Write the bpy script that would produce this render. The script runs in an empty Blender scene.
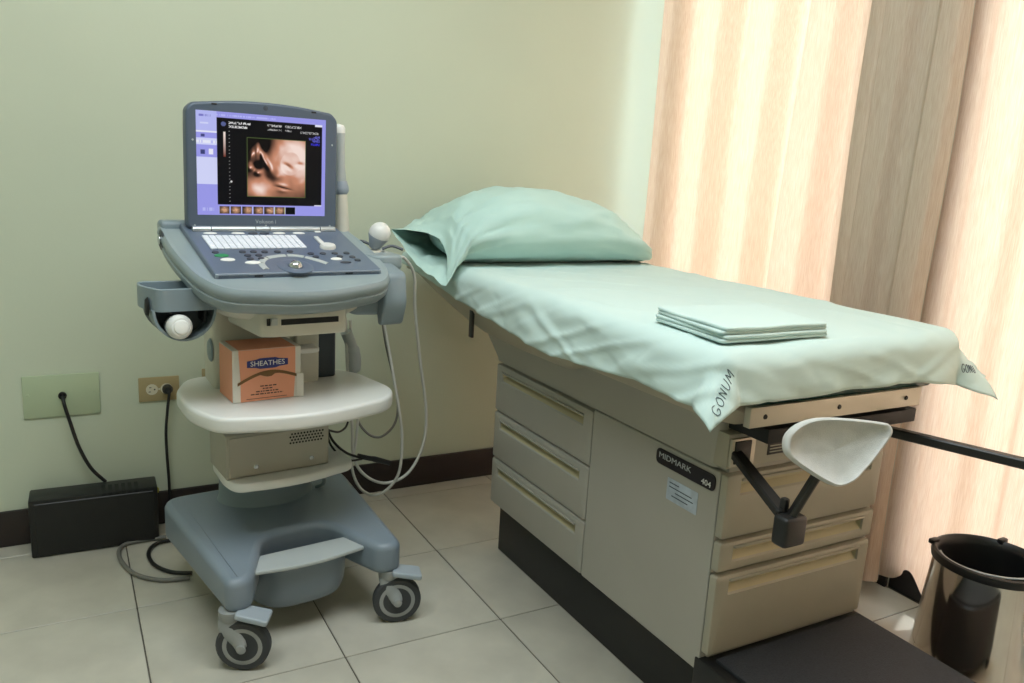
import bpy, bmesh, math, random
from mathutils import Vector, Matrix, noise
random.seed(7)
sc = bpy.context.scene
col = sc.collection
PI = math.pi

# ------------------------------------------------------------------ camera
FPX, CW, CH = 815.24, 1024, 683
YAW, PITCH, ROLL, CAMH = [math.radians(a) for a in (29.444, 12.266, 3.305)] + [1.1444]
_f = Vector((math.sin(YAW), math.cos(YAW), 0)); _r = Vector((math.cos(YAW), -math.sin(YAW), 0)); _u = Vector((0, 0, 1))
FW = _f * math.cos(PITCH) - _u * math.sin(PITCH)
_u2 = _u * math.cos(PITCH) + _f * math.sin(PITCH)
RT = _r * math.cos(ROLL) + _u2 * math.sin(ROLL)
UP = _u2 * math.cos(ROLL) - _r * math.sin(ROLL)
cam = bpy.data.cameras.new('camera')
cam.sensor_width = 36; cam.lens = FPX / CW * 36; cam.clip_start = 0.02
camo = bpy.data.objects.new('camera', cam); col.objects.link(camo)
mw = Matrix((RT, UP, -FW)).transposed().to_4x4(); mw.translation = (0, 0, CAMH)
camo.matrix_world = mw
sc.camera = camo

def ray(x, y): return FW + RT * ((x - 512) / FPX) - UP * ((y - 341.5) / FPX)
CAM0 = Vector((0, 0, CAMH))
def pz(x, y, z): d = ray(x, y); return CAM0 + d * ((z - CAMH) / d.z)
def py(x, y, Y): d = ray(x, y); return CAM0 + d * (Y / d.y)
def pxx(x, y, X): d = ray(x, y); return CAM0 + d * (X / d.x)

# ------------------------------------------------------------------ world, lights, exposure
SKY = 8.4
SUN = 2.0
LAMP_W = 27.0
sc.view_settings.view_transform = 'Standard'
sc.view_settings.look = 'None'
sc.view_settings.gamma = 1.0
sc.view_settings.exposure = -0.08
sc.view_settings.use_curve_mapping = False
wd = bpy.data.worlds.new('sky'); sc.world = wd; wd.use_nodes = True
bg = wd.node_tree.nodes['Background']
bg.inputs[0].default_value = (0.80, 0.90, 1.0, 1); bg.inputs[1].default_value = SKY

sd = bpy.data.lights.new('sun', 'SUN'); sd.energy = SUN; sd.angle = math.radians(2.5); sd.color = (1.0, 0.96, 0.90)
so = bpy.data.objects.new('sun', sd); col.objects.link(so); so.location = (6, 5, 6)
so.rotation_euler = Vector((-0.70, -0.30, -0.65)).to_track_quat('-Z', 'Y').to_euler()

# ------------------------------------------------------------------ materials
def lin(c):
    def g(v):
        v /= 255.0
        return v / 12.92 if v <= 0.04045 else ((v + 0.055) / 1.055) ** 2.4
    return (g(c[0]), g(c[1]), g(c[2]), 1)

def mat(name, c, rough=0.5, metal=0.0, var=0.06, vscale=8.0, bump=0.0, bscale=200.0, coat=0.0, trans=0.0, stretch=None, spec=0.5, sheen=0.0):
    m = bpy.data.materials.new(name); m.use_nodes = True
    nt = m.node_tree; b = nt.nodes['Principled BSDF']
    tc = nt.nodes.new('ShaderNodeTexCoord')
    src = tc.outputs['Object']
    if stretch:
        mp = nt.nodes.new('ShaderNodeMapping'); mp.inputs['Scale'].default_value = stretch
        nt.links.new(src, mp.inputs['Vector']); src = mp.outputs[0]
    n = nt.nodes.new('ShaderNodeTexNoise'); n.inputs['Scale'].default_value = vscale; n.inputs['Detail'].default_value = 5
    nt.links.new(src, n.inputs['Vector'])
    rp = nt.nodes.new('ShaderNodeValToRGB')
    a = lin(c)
    rp.color_ramp.elements[0].position = 0.3; rp.color_ramp.elements[1].position = 0.7
    rp.color_ramp.elements[0].color = tuple(v * (1 - var) for v in a[:3]) + (1,)
    rp.color_ramp.elements[1].color = tuple(min(1, v * (1 + var)) for v in a[:3]) + (1,)
    nt.links.new(n.outputs['Fac'], rp.inputs[0]); nt.links.new(rp.outputs[0], b.inputs['Base Color'])
    b.inputs['Roughness'].default_value = rough; b.inputs['Metallic'].default_value = metal
    b.inputs['Coat Weight'].default_value = coat
    b.inputs['Specular IOR Level'].default_value = spec
    b.inputs['Sheen Weight'].default_value = sheen
    if bump:
        n2 = nt.nodes.new('ShaderNodeTexNoise'); n2.inputs['Scale'].default_value = bscale; n2.inputs['Detail'].default_value = 3
        nt.links.new(src, n2.inputs['Vector'])
        bp = nt.nodes.new('ShaderNodeBump'); bp.inputs['Strength'].default_value = bump; bp.inputs['Distance'].default_value = 0.003
        nt.links.new(n2.outputs['Fac'], bp.inputs['Height']); nt.links.new(bp.outputs[0], b.inputs['Normal'])
    if trans:
        out = nt.nodes['Material Output']
        t = nt.nodes.new('ShaderNodeBsdfTranslucent'); nt.links.new(rp.outputs[0], t.inputs['Color'])
        mx = nt.nodes.new('ShaderNodeMixShader'); mx.inputs[0].default_value = trans
        nt.links.new(b.outputs[0], mx.inputs[1]); nt.links.new(t.outputs[0], mx.inputs[2]); nt.links.new(mx.outputs[0], out.inputs['Surface'])
    return m

def emis(name, c, s):
    m = bpy.data.materials.new(name); m.use_nodes = True
    nt = m.node_tree; nt.nodes.clear()
    o = nt.nodes.new('ShaderNodeOutputMaterial'); e = nt.nodes.new('ShaderNodeEmission')
    e.inputs[0].default_value = lin(c); e.inputs[1].default_value = s
    nt.links.new(e.outputs[0], o.inputs[0]); return m

M = {}
M['wall'] = mat('green wall paint', (200, 208, 187), 0.55, var=0.025, vscale=2.0, bump=0.05, bscale=120)
M['wallw'] = mat('window wall paint', (222, 222, 205), 0.6, var=0.02)
M['ceil'] = mat('ceiling paint', (232, 230, 220), 0.8, var=0.02)
M['tile'] = mat('ceramic tile', (188, 184, 171), 0.32, var=0.11, vscale=7.0, bump=0.03, bscale=60)
M['grout'] = mat('grout', (96, 90, 82), 0.9, var=0.15, vscale=40)
M['base'] = mat('dark vinyl baseboard', (40, 31, 30), 0.45, var=0.1)
M['frame'] = mat('dark window frame', (28, 27, 30), 0.35, var=0.1)
M['concrete'] = mat('outside concrete', (225, 225, 222), 0.9, var=0.05)
M['bed'] = mat('almond painted steel', (166, 163, 154), 0.38, var=0.02)
M['bedfront'] = mat('almond plastic', (162, 157, 141), 0.42, var=0.025)
M['handle'] = mat('khaki drawer pull', (176, 166, 132), 0.45, var=0.03)
M['vinyl'] = mat('beige vinyl upholstery', (172, 165, 146), 0.42, var=0.03, bump=0.05, bscale=300)
M['greenpad'] = mat('dark green vinyl', (22, 70, 62), 0.45)
M['kick'] = mat('black kick plate', (26, 25, 25), 0.5, var=0.1)
M['black'] = mat('black plastic', (24, 24, 25), 0.42, var=0.1)
M['blackmetal'] = mat('black powder coated steel', (30, 29, 28), 0.45, var=0.1)
M['mat'] = mat('ribbed black rubber', (40, 42, 46), 0.75, var=0.25, vscale=220, bump=0.5, bscale=300)
M['chrome'] = mat('polished steel', (214, 213, 210), 0.10, 1.0, var=0.03)
M['steel'] = mat('brushed steel plate', (190, 184, 168), 0.35, 0.35, var=0.03)
M['sheet'] = mat('mint cotton sheet', (196, 217, 212), 0.85, var=0.025, vscale=3, bump=0.06, bscale=900, sheen=0.1)
M['pillow'] = mat('mint pillowcase cotton', (186, 215, 207), 0.85, var=0.03, vscale=4, bump=0.06, bscale=900, sheen=0.1)
M['terry'] = mat('white terry cloth', (202, 202, 198), 0.95, var=0.05, vscale=60, bump=0.35, bscale=700)
M['pen'] = mat('marker ink', (58, 66, 78), 0.8)
M['gray'] = mat('blue grey plastic', (128, 142, 149), 0.4, var=0.025)
M['basegray'] = mat('blue grey base plastic', (124, 136, 147), 0.36, var=0.025)
M['rim'] = mat('console rim plastic', (140, 153, 157), 0.33, var=0.02)
M['deck'] = mat('slate keyboard deck', (96, 108, 126), 0.36, var=0.03)
M['dark'] = mat('dark slate plastic', (62, 68, 76), 0.45, var=0.04)
M['bezel'] = mat('slate display bezel', (80, 92, 108), 0.38, var=0.025)
M['white'] = mat('off white plastic', (222, 222, 218), 0.32, var=0.015)
M['cream'] = mat('cream plastic', (206, 203, 190), 0.42, var=0.02)
M['silver'] = mat('silver hinge', (190, 196, 198), 0.25, 0.6, var=0.03)
M['key'] = mat('white key cap', (226, 230, 238), 0.45, var=0.02)
M['keydark'] = mat('dark round key', (52, 58, 70), 0.4)
M['keygreen'] = mat('green key', (40, 140, 84), 0.45)
M['lightgray'] = mat('light grey plastic', (176, 182, 182), 0.4, var=0.02)
M['psu'] = mat('beige enamel case', (172, 168, 156), 0.45, var=0.025)
M['castor'] = mat('castor grey plastic', (150, 153, 152), 0.45)
M['pedal'] = mat('brake pedal plastic', (158, 168, 176), 0.4)
M['rubber'] = mat('dark grey tyre', (58, 60, 62), 0.6, var=0.06)
M['hub'] = mat('grey wheel hub', (92, 97, 100), 0.5)
M['ring'] = mat('light grey wheel ring', (150, 152, 150), 0.5)
M['probe'] = mat('probe blue grey', (150, 160, 172), 0.35)
M['cable'] = mat('pale grey cable', (196, 196, 190), 0.45)
M['gcable'] = mat('mid grey cable', (120, 118, 112), 0.5)
M['orange'] = mat('orange carton', (224, 154, 122), 0.6, var=0.04)
M['carton'] = mat('white carton', (218, 214, 204), 0.6, var=0.03)
M['brown'] = mat('brown carton inside', (116, 84, 48), 0.7)
M['navy'] = mat('navy print', (38, 46, 116), 0.5)
M['ink'] = mat('black print', (70, 45, 38), 0.6)
M['whiteink'] = mat('white print', (232, 232, 228), 0.5)
M['goldink'] = mat('grey gold print', (150, 150, 132), 0.5)
M['plategreen'] = mat('pale green wall plate', (178, 192, 160), 0.5, var=0.02)
M['outlet'] = mat('beige outlet plate', (168, 152, 112), 0.45)
M['outface'] = mat('ivory socket face', (214, 208, 186), 0.4)
M['yellow'] = mat('yellow cap', (186, 172, 40), 0.5)
M['sticker'] = mat('blue grey foil sticker', (178, 190, 202), 0.35, var=0.22, vscale=28)
M['plate'] = mat('dark maroon name plate', (34, 26, 28), 0.3)
M['slot'] = mat('dark slot', (14, 14, 15), 0.6)
M['chrome2'] = mat('chrome button', (200, 205, 210), 0.15, 0.9)

def curtain_mat():
    m = bpy.data.materials.new('woven peach curtain'); m.use_nodes = True
    nt = m.node_tree; b = nt.nodes['Principled BSDF']; out = nt.nodes['Material Output']
    tc = nt.nodes.new('ShaderNodeTexCoord'); mp = nt.nodes.new('ShaderNodeMapping')
    mp.inputs['Scale'].default_value = (260, 260, 7.0)
    nt.links.new(tc.outputs['Object'], mp.inputs['Vector'])
    n = nt.nodes.new('ShaderNodeTexNoise'); n.inputs['Scale'].default_value = 3.0; n.inputs['Detail'].default_value = 6
    nt.links.new(mp.outputs[0], n.inputs['Vector'])
    r1 = nt.nodes.new('ShaderNodeValToRGB'); r2 = nt.nodes.new('ShaderNodeValToRGB')
    for r, lo, hi in ((r1, (206, 188, 166), (226, 212, 194)), (r2, (238, 188, 156), (247, 210, 184))):
        r.color_ramp.elements[0].position = 0.35; r.color_ramp.elements[1].position = 0.65
        r.color_ramp.elements[0].color = lin(lo); r.color_ramp.elements[1].color = lin(hi)
        nt.links.new(n.outputs['Fac'], r.inputs[0])
    nt.links.new(r1.outputs[0], b.inputs['Base Color']); b.inputs['Roughness'].default_value = 0.9
    b.inputs['Specular IOR Level'].default_value = 0.1
    t = nt.nodes.new('ShaderNodeBsdfTranslucent'); nt.links.new(r2.outputs[0], t.inputs['Color'])
    mx = nt.nodes.new('ShaderNodeMixShader'); mx.inputs[0].default_value = 0.34
    nt.links.new(b.outputs[0], mx.inputs[1]); nt.links.new(t.outputs[0], mx.inputs[2]); nt.links.new(mx.outputs[0], out.inputs['Surface'])
    return m
M['curtain'] = curtain_mat()

def glass_mat():
    m = bpy.data.materials.new('window glass'); m.use_nodes = True
    nt = m.node_tree; nt.nodes.clear()
    o = nt.nodes.new('ShaderNodeOutputMaterial'); t = nt.nodes.new('ShaderNodeBsdfTransparent'); g = nt.nodes.new('ShaderNodeBsdfGlossy')
    t.inputs[0].default_value = (0.95, 0.97, 0.96, 1); g.inputs['Roughness'].default_value = 0.02
    fr = nt.nodes.new('ShaderNodeFresnel'); fr.inputs[0].default_value = 1.3
    mx = nt.nodes.new('ShaderNodeMixShader')
    nt.links.new(fr.outputs[0], mx.inputs[0]); nt.links.new(t.outputs[0], mx.inputs[1]); nt.links.new(g.outputs[0], mx.inputs[2]); nt.links.new(mx.outputs[0], o.inputs[0])
    return m
M['glass'] = glass_mat()
M['light_blocker'] = mat('dense curtain lining', (190, 184, 172), 0.9, var=0.03)  # opaque cloth for the added layer that keeps the pier panel from glowing

# ------------------------------------------------------------------ mesh helpers
def link(name, me, m, parent=None, smooth=None):
    o = bpy.data.objects.new(name, me); col.objects.link(o)
    if m is not None and not me.materials: me.materials.append(M[m] if isinstance(m, str) else m)
    if parent is not None: o.parent = parent
    return o

def finish(name, bm, m, parent=None, smooth=35, tf=None):
    if tf is not None: bm.transform(tf)
    bmesh.ops.recalc_face_normals(bm, faces=bm.faces)
    if smooth:
        for f in bm.faces: f.smooth = len(f.verts) <= 14
        for e in bm.edges:
            e.smooth = not (len(e.link_faces) == 2 and e.calc_face_angle(0) > math.radians(smooth))
    me = bpy.data.meshes.new(name); bm.to_mesh(me); bm.free()
    return link(name, me, m, parent)

def tag(o, label, cat, group=None):
    o['label'] = label; o['category'] = cat
    if group: o['group'] = group
    return o
def struct(o): o['kind'] = 'structure'; return o
def thing(name, label, cat, loc=(0, 0, 0), rz=0, group=None):
    o = bpy.data.objects.new(name, None); col.objects.link(o); o.empty_display_size = 0.05
    o.location = loc; o.rotation_euler = (0, 0, rz)
    return tag(o, label, cat, group)

def b_box(bm, c, s, bev=0.0, seg=2, tf=None):
    r = bmesh.ops.create_cube(bm, size=1)
    vs = r['verts']
    for v in vs: v.co = Vector((v.co.x * s[0] + c[0], v.co.y * s[1] + c[1], v.co.z * s[2] + c[2]))
    if bev:
        es = list({e for v in vs for e in v.link_edges})
        rr = bmesh.ops.bevel(bm, geom=es, offset=min(bev, min(s) * 0.49), segments=seg, profile=0.5, affect='EDGES')
        vs = list({v for f in rr['faces'] for v in f.verts} | {v for v in vs if v.is_valid})
    if tf is not None:
        for v in vs: v.co = tf @ v.co
    return vs

def box(name, c, s, m, parent=None, bev=0.003, seg=2, tf=None):
    bm = bmesh.new(); b_box(bm, c, s, bev, seg)
    return finish(name, bm, m, parent, tf=tf)

def mm(lo, hi):  # min/max corners to centre/size
    return tuple((a + b) / 2 for a, b in zip(lo, hi)), tuple(b - a for a, b in zip(lo, hi))
def box2(name, lo, hi, m, parent=None, bev=0.003, seg=2, tf=None):
    c, s = mm(lo, hi); return box(name, c, s, m, parent, bev, seg, tf)

def crom(pts, n=8, closed=False):
    P = [Vector(p) for p in pts]; out = []
    N = len(P)
    rng = range(N if closed else N - 1)
    for i in rng:
        if closed: p0, p1, p2, p3 = P[i - 1], P[i], P[(i + 1) % N], P[(i + 2) % N]
        else: p0 = P[max(i - 1, 0)]; p1 = P[i]; p2 = P[i + 1]; p3 = P[min(i + 2, N - 1)]
        for k in range(n):
            t = k / n
            out.append(0.5 * ((2 * p1) + (p2 - p0) * t + (2 * p0 - 5 * p1 + 4 * p2 - p3) * t * t + (3 * p1 - p0 - 3 * p2 + p3) * t ** 3))
    if not closed: out.append(P[-1])
    return out

def b_tube(bm, pts, rad, seg=8, cap=True, flat=None):
    rings = []; prev = None
    N = len(pts)
    for i, p in enumerate(pts):
        p = Vector(p)
        t = (Vector(pts[min(i + 1, N - 1)]) - Vector(pts[max(i - 1, 0)]))
        t = t.normalized() if t.length > 1e-9 else Vector((0, 0, 1))
        if prev is None:
            a = Vector((0, 0, 1)) if abs(t.z) < 0.9 else Vector((1, 0, 0))
            nx = t.cross(a).normalized()
        else:
            nx = (prev - t * prev.dot(t)); nx = nx.normalized() if nx.length > 1e-6 else t.orthogonal().normalized()
        prev = nx; ny = t.cross(nx)
        r = rad[i] if isinstance(rad, (list, tuple)) else rad
        rings.append([bm.verts.new(p + nx * r * math.cos(2 * PI * k / seg) + ny * r * math.sin(2 * PI * k / seg)) for k in range(seg)])
    for a, b in zip(rings, rings[1:]):
        for k in range(seg): bm.faces.new((a[k], a[(k + 1) % seg], b[(k + 1) % seg], b[k]))
    if cap and N > 1: bm.faces.new(rings[0][::-1]); bm.faces.new(rings[-1])

def tube(name, pts, rad, m, parent=None, seg=8, n=8, smooth=True, tf=None):
    bm = bmesh.new(); b_tube(bm, crom(pts, n) if smooth else pts, rad, seg)
    return finish(name, bm, m, parent, 50, tf)

def b_loft(bm, rings, closed=True, cap=True):
    R = [[bm.verts.new(v) for v in r] for r in rings]
    n = len(R[0])
    for a, b in zip(R, R[1:]):
        for k in range(n if closed else n - 1): bm.faces.new((a[k], a[(k + 1) % n], b[(k + 1) % n], b[k]))
    if cap: bm.faces.new(R[0][::-1]); bm.faces.new(R[-1])
    return R
def loft(name, rings, m, parent=None, smooth=35, cap=True, tf=None):
    bm = bmesh.new(); b_loft(bm, rings, True, cap)
    return finish(name, bm, m, parent, smooth, tf)

def lathe_rings(prof, seg=24, c=(0, 0, 0)):
    return [[(c[0] + r * math.cos(2 * PI * k / seg), c[1] + r * math.sin(2 * PI * k / seg), c[2] + z) for k in range(seg)] for r, z in prof]
def lathe(name, prof, m, parent=None, seg=24, c=(0, 0, 0), tf=None, smooth=35, cap=True):
    return loft(name, lathe_rings(prof, seg, c), m, parent, smooth, cap, tf)

def rounded(poly, r, n=5):
    out = []; N = len(poly)
    for i in range(N):
        p0, p1, p2 = Vector(poly[i - 1]), Vector(poly[i]), Vector(poly[(i + 1) % N])
        rr = r[i] if isinstance(r, (list, tuple)) else r
        d0 = (p0 - p1); d1 = (p2 - p1)
        q = min(rr, d0.length * 0.49, d1.length * 0.49)
        a = p1 + d0.normalized() * q; b = p1 + d1.normalized() * q
        for k in range(n + 1):
            t = k / n; out.append(a * (1 - t) ** 2 + p1 * 2 * t * (1 - t) + b * t * t)
    return out

def inset(poly, d):
    P = [Vector(p) for p in poly]; N = len(P)
    area = sum(P[i].x * P[(i + 1) % N].y - P[(i + 1) % N].x * P[i].y for i in range(N))
    s = 1 if area > 0 else -1
    out = []
    for i in range(N):
        t = P[(i + 1) % N] - P[i - 1]
        t = t.normalized() if t.length > 1e-9 else Vector((1, 0))
        out.append(P[i] + Vector((-t.y, t.x)) * d * s)
    return out

def prism(name, poly, z0, z1, m, parent=None, bev=0.004, seg=3, tf=None, top=None, smooth=35, botbev=True):
    """outline poly (x,y) extruded z0..z1 with rounded rims; top(x,y) adds to the upper face height"""
    rings = []
    pr = []
    if bev and botbev: pr += [(bev * (1 - math.sin(k / seg * PI / 2)), z0 + bev * (1 - math.cos(k / seg * PI / 2)), 0) for k in range(seg + 1)]
    else: pr += [(0, z0, 0)]
    if bev: pr += [(bev * (1 - math.cos(k / seg * PI / 2)), z1 - bev + bev * math.sin(k / seg * PI / 2), 1) for k in range(seg + 1)]
    else: pr += [(0, z1, 1)]
    for d, z, tp in pr:
        q = inset(poly, d) if d > 1e-7 else [Vector(p) for p in poly]
        rings.append([(v.x, v.y, z + (top(v.x, v.y) if (top and tp) else 0)) for v in q])
    return loft(name, rings, m, parent, smooth, True, tf)

FONT = None
def text(name, body, size, m, tf, parent=None, ext=0.0004, align='CENTER', sx=1.0):
    cu = bpy.data.curves.new(name, 'FONT'); cu.body = body; cu.size = size; cu.extrude = ext
    cu.align_x = align; cu.align_y = 'CENTER'; cu.resolution_u = 3
    t = bpy.data.objects.new(name, cu); col.objects.link(t)
    dg = bpy.context.evaluated_depsgraph_get()
    me = bpy.data.meshes.new_from_object(t.evaluated_get(dg))
    bpy.data.objects.remove(t); bpy.data.curves.remove(cu)
    me.transform(Matrix.Diagonal((sx, 1, 1, 1))); me.transform(tf)
    me.materials.clear(); me.name = name
    return link(name, me, m, parent)

def frame3(o, x, y):
    """matrix with origin o, x axis and y axis given"""
    x = Vector(x).normalized(); y = Vector(y); y = (y - x * y.dot(x)).normalized(); z = x.cross(y)
    mt = Matrix((x, y, z)).transposed().to_4x4(); mt.translation = Vector(o); return mt

def nz(x, y, z=0.0): return noise.noise(Vector((x, y, z)))

# ------------------------------------------------------------------ room
WY, WX = 2.552, 2.068          # back wall, window wall
LX, FY, CZ = -1.75, -1.9, 2.62  # left wall, wall behind the camera, ceiling
TS = 0.41

def floor():
    g = struct(box2('floor', (LX - 0.1, FY - 0.1, -0.06), (WX + 0.1, WY + 0.1, -0.003), 'grout', bev=0))
    x0, y0 = 0.124, 2.0593
    cache = {}
    xs = [x0 + TS * k for k in range(-6, 7)]; ys = [y0 + TS * k for k in range(-11, 3)]
    gap = 0.0035
    for xa in xs:
        for ya in ys:
            a, b = max(xa, LX), min(xa + TS, WX); c, d = max(ya, FY), min(ya + TS, WY)
            if b - a < 0.01 or d - c < 0.01: continue
            w, h = round(b - a - gap, 4), round(d - c - gap, 4)
            if (w, h) not in cache:
                bm = bmesh.new(); b_box(bm, (0, 0, -0.003), (w, h, 0.006), 0.0012, 1)
                me = bpy.data.meshes.new('floor_tile'); bm.to_mesh(me); bm.free(); me.materials.append(M['tile']); cache[(w, h)] = me
            t = bpy.data.objects.new('floor_tile', cache[(w, h)]); col.objects.link(t); t.parent = g
            t.location = ((a + b) / 2, (c + d) / 2, random.uniform(-0.0003, 0.0))
floor()
struct(box2('wall_back', (LX - 0.1, WY, 0), (WX + 0.15, WY + 0.1, CZ), 'wall', bev=0))
struct(box2('wall_left', (LX - 0.1, FY, 0), (LX, WY, CZ), 'wall', bev=0))
struct(box2('wall_front', (LX - 0.1, FY - 0.1, 0), (WX + 0.15, FY, CZ), 'wall', bev=0))
struct(box2('ceiling', (LX - 0.1, FY - 0.1, CZ), (WX + 0.15, WY + 0.1, CZ + 0.08), 'ceil', bev=0))
W1, PIER, W2 = (1.64, 2.54), (1.35, 1.64), (-0.9, 1.35)
HEAD = 2.30
def wall_right():
    bm = bmesh.new()
    for lo, hi in (((WX, FY, 0), (WX + 0.15, W2[0], CZ)), ((WX, PIER[0], 0), (WX + 0.15, PIER[1], HEAD)), ((WX, W1[1], 0), (WX + 0.15, WY, HEAD)), ((WX, W2[0], HEAD), (WX + 0.15, WY, CZ))):
        c, s = mm(lo, hi); b_box(bm, c, s)
    struct(finish('wall_right', bm, 'wallw', None, 0))
wall_right()
def window(n, y0, y1):
    w = struct(bpy.data.objects.new('window_%d' % n, None)); col.objects.link(w); w.location = (WX + 0.06, (y0 + y1) / 2, 0)
    h = (y1 - y0) / 2; t = 0.045
    bm = bmesh.new()
    for lo, hi in (((-0.06, -h, 0), (0.04, h, 0.085)), ((-0.03, -h, HEAD - 0.05), (0.03, h, HEAD)), ((-0.03, -h, 0.085), (0.03, -h + t, HEAD - 0.05)), ((-0.03, h - t, 0.085), (0.03, h, HEAD - 0.05))):
        c, s = mm(lo, hi); b_box(bm, c, s, 0.003, 1)
    finish('window_frame', bm, 'frame', w)
    box2('glass_pane', (-0.004, -h + t, 0.085), (0.004, h - t, HEAD - 0.05), 'glass', w, bev=0)
window(1, *W1); window(2, *W2)
struct(box2('ground', (WX + 0.15, -4, -0.12), (WX + 5, 6, -0.04), 'concrete', bev=0))

def baseboard(name, lo, hi): return struct(box2(name, lo, hi, 'base', bev=0.003))
baseboard('baseboard_back', (LX, WY - 0.014, 0), (WX, WY, 0.105))
baseboard('baseboard_left', (LX, FY, 0), (LX + 0.014, WY - 0.014, 0.105))
baseboard('baseboard_right', (WX - 0.014, PIER[0], 0), (WX, PIER[1], 0.085))

# ceiling lamp (out of frame, lights the room)
def ceiling_lamp(x, y, w, label):
    t = thing('ceiling_light', label, 'light', (x, y, CZ), 0, 'flush ceiling lights')
    prism('housing', rounded([(-0.48, -0.48), (0.48, -0.48), (0.48, 0.48), (-0.48, 0.48)], 0.03), -0.05, 0, 'white', t)
    d = bpy.data.lights.new('lamp', 'AREA'); d.shape = 'SQUARE'; d.size = 0.9; d.energy = w; d.color = (0.88, 0.97, 1.0)
    lo = bpy.data.objects.new('lamp', d); col.objects.link(lo); lo.parent = t; lo.location = (0, 0, -0.056)
ceiling_lamp(-0.25, 1.0, LAMP_W * 0.9, 'square flush ceiling light above the cart')
ceiling_lamp(0.85, 0.95, LAMP_W * 0.95, 'square flush ceiling light above the exam table')


# ------------------------------------------------------------------ curtains
def curtain(name, y0, y1, folds, zb, label, x0=1.995, amp=0.042, seed=0, hem=None, group='peach woven curtain panels', light_blocker=False):
    """folds: list of fold boundaries (crest to crest) as fractions"""
    root = thing(name, label, 'curtain', (x0, (y0 + y1) / 2, 0), 0, group)
    nu, nv = 420, 46
    zt = 2.44
    bm = bmesh.new(); rows = []; rows2 = []
    for j in range(nv + 1):
        t = j / nv; z = zb + (zt - zb) * t
        row = []; row2 = []
        for i in range(nu + 1):
            s = i / nu
            y = y0 + (y1 - y0) * s
            k = 0
            while k < len(folds) - 2 and y > folds[k + 1]: k += 1
            ph = k + (y - folds[k]) / (folds[k + 1] - folds[k])
            drift = 0.16 * nz(ph * 0.6, z * 0.7, seed) 
            a = amp * (0.85 + 0.35 * nz(ph * 0.9, z * 0.4, seed + 3)) * (0.8 + 0.2 * (1 - t))
            w = 2 * PI * (ph + drift)
            q_ = min(1.0, max(0.0, ((1 + math.cos(w)) / 2 - 0.32) / 0.62)); dv = q_ * q_ * (3 - 2 * q_) + 0.10 * math.cos(w)
            x = a * (2.0 * dv - 0.8) + 0.008 * nz(y * 6, z * 0.9, seed + 7)
            yy = y + 0.012 * nz(y * 4, z * 1.2, seed + 11)
            zz = z
            if hem and t < 0.25: zz = z + hem(y) * (1 - t / 0.25)
            row.append(bm.verts.new((x, yy - (y0 + y1) / 2, zz)))
        rows.append(row)
    for a, b in zip(rows, rows[1:]):
        for i in range(nu): bm.faces.new((a[i], a[i + 1], b[i + 1], b[i]))
    me = finish('cloth', bm, 'curtain', root, 0).data
    for p in me.polygons: p.use_smooth = True
    if light_blocker:   # added unseen layer behind the face cloth, stops window light glowing through
        o = root.children[0].copy(); o.data = me.copy(); o.name = 'light_blocker'; col.objects.link(o); o.parent = root
        o.location = (0.012, 0.0, 0); o.scale = (1, 0.95, 1); o.data.materials.clear(); o.data.materials.append(M['light_blocker'])
    # narrow stitched hem and hooks
    for k in range(len(folds)):
        tube('hook', [(0, folds[k] - (y0 + y1) / 2, zt - 0.01), (0, folds[k] - (y0 + y1) / 2, zt + 0.02)], 0.003, 'silver', root, 6, 1, False)
    return root
def bump_hem(c, w, h): return lambda y: h * math.exp(-((y - c) / w) ** 2)
curtain('curtain', 1.525, 2.485, [1.44, 1.655, 1.90, 2.13, 2.36, 2.61], 0.06, 'peach woven curtain panel hanging by the back wall corner', seed=1, x0=1.985, amp=0.048)
curtain('curtain', 1.318, 1.568, [1.30, 1.435, 1.59], 0.05, 'dim beige curtain panel in front of the pier between two windows', seed=5, x0=1.955, amp=0.020, light_blocker=True)
curtain('curtain', -0.85, 1.405, [-0.9 + 0.2489 * k for k in range(11)], 0.04, 'peach woven curtain panel behind the steel waste bin', seed=9, x0=2.012, amp=0.024, hem=bump_hem(1.25, 0.05, 0.075))
rail = tag(tube('curtain_rail', [(2.0, -0.9, 2.475), (2.0, 2.53, 2.475)], 0.011, 'white', None, 10, 1, False), 'white curtain rail above the windows', 'curtain rail')

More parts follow.
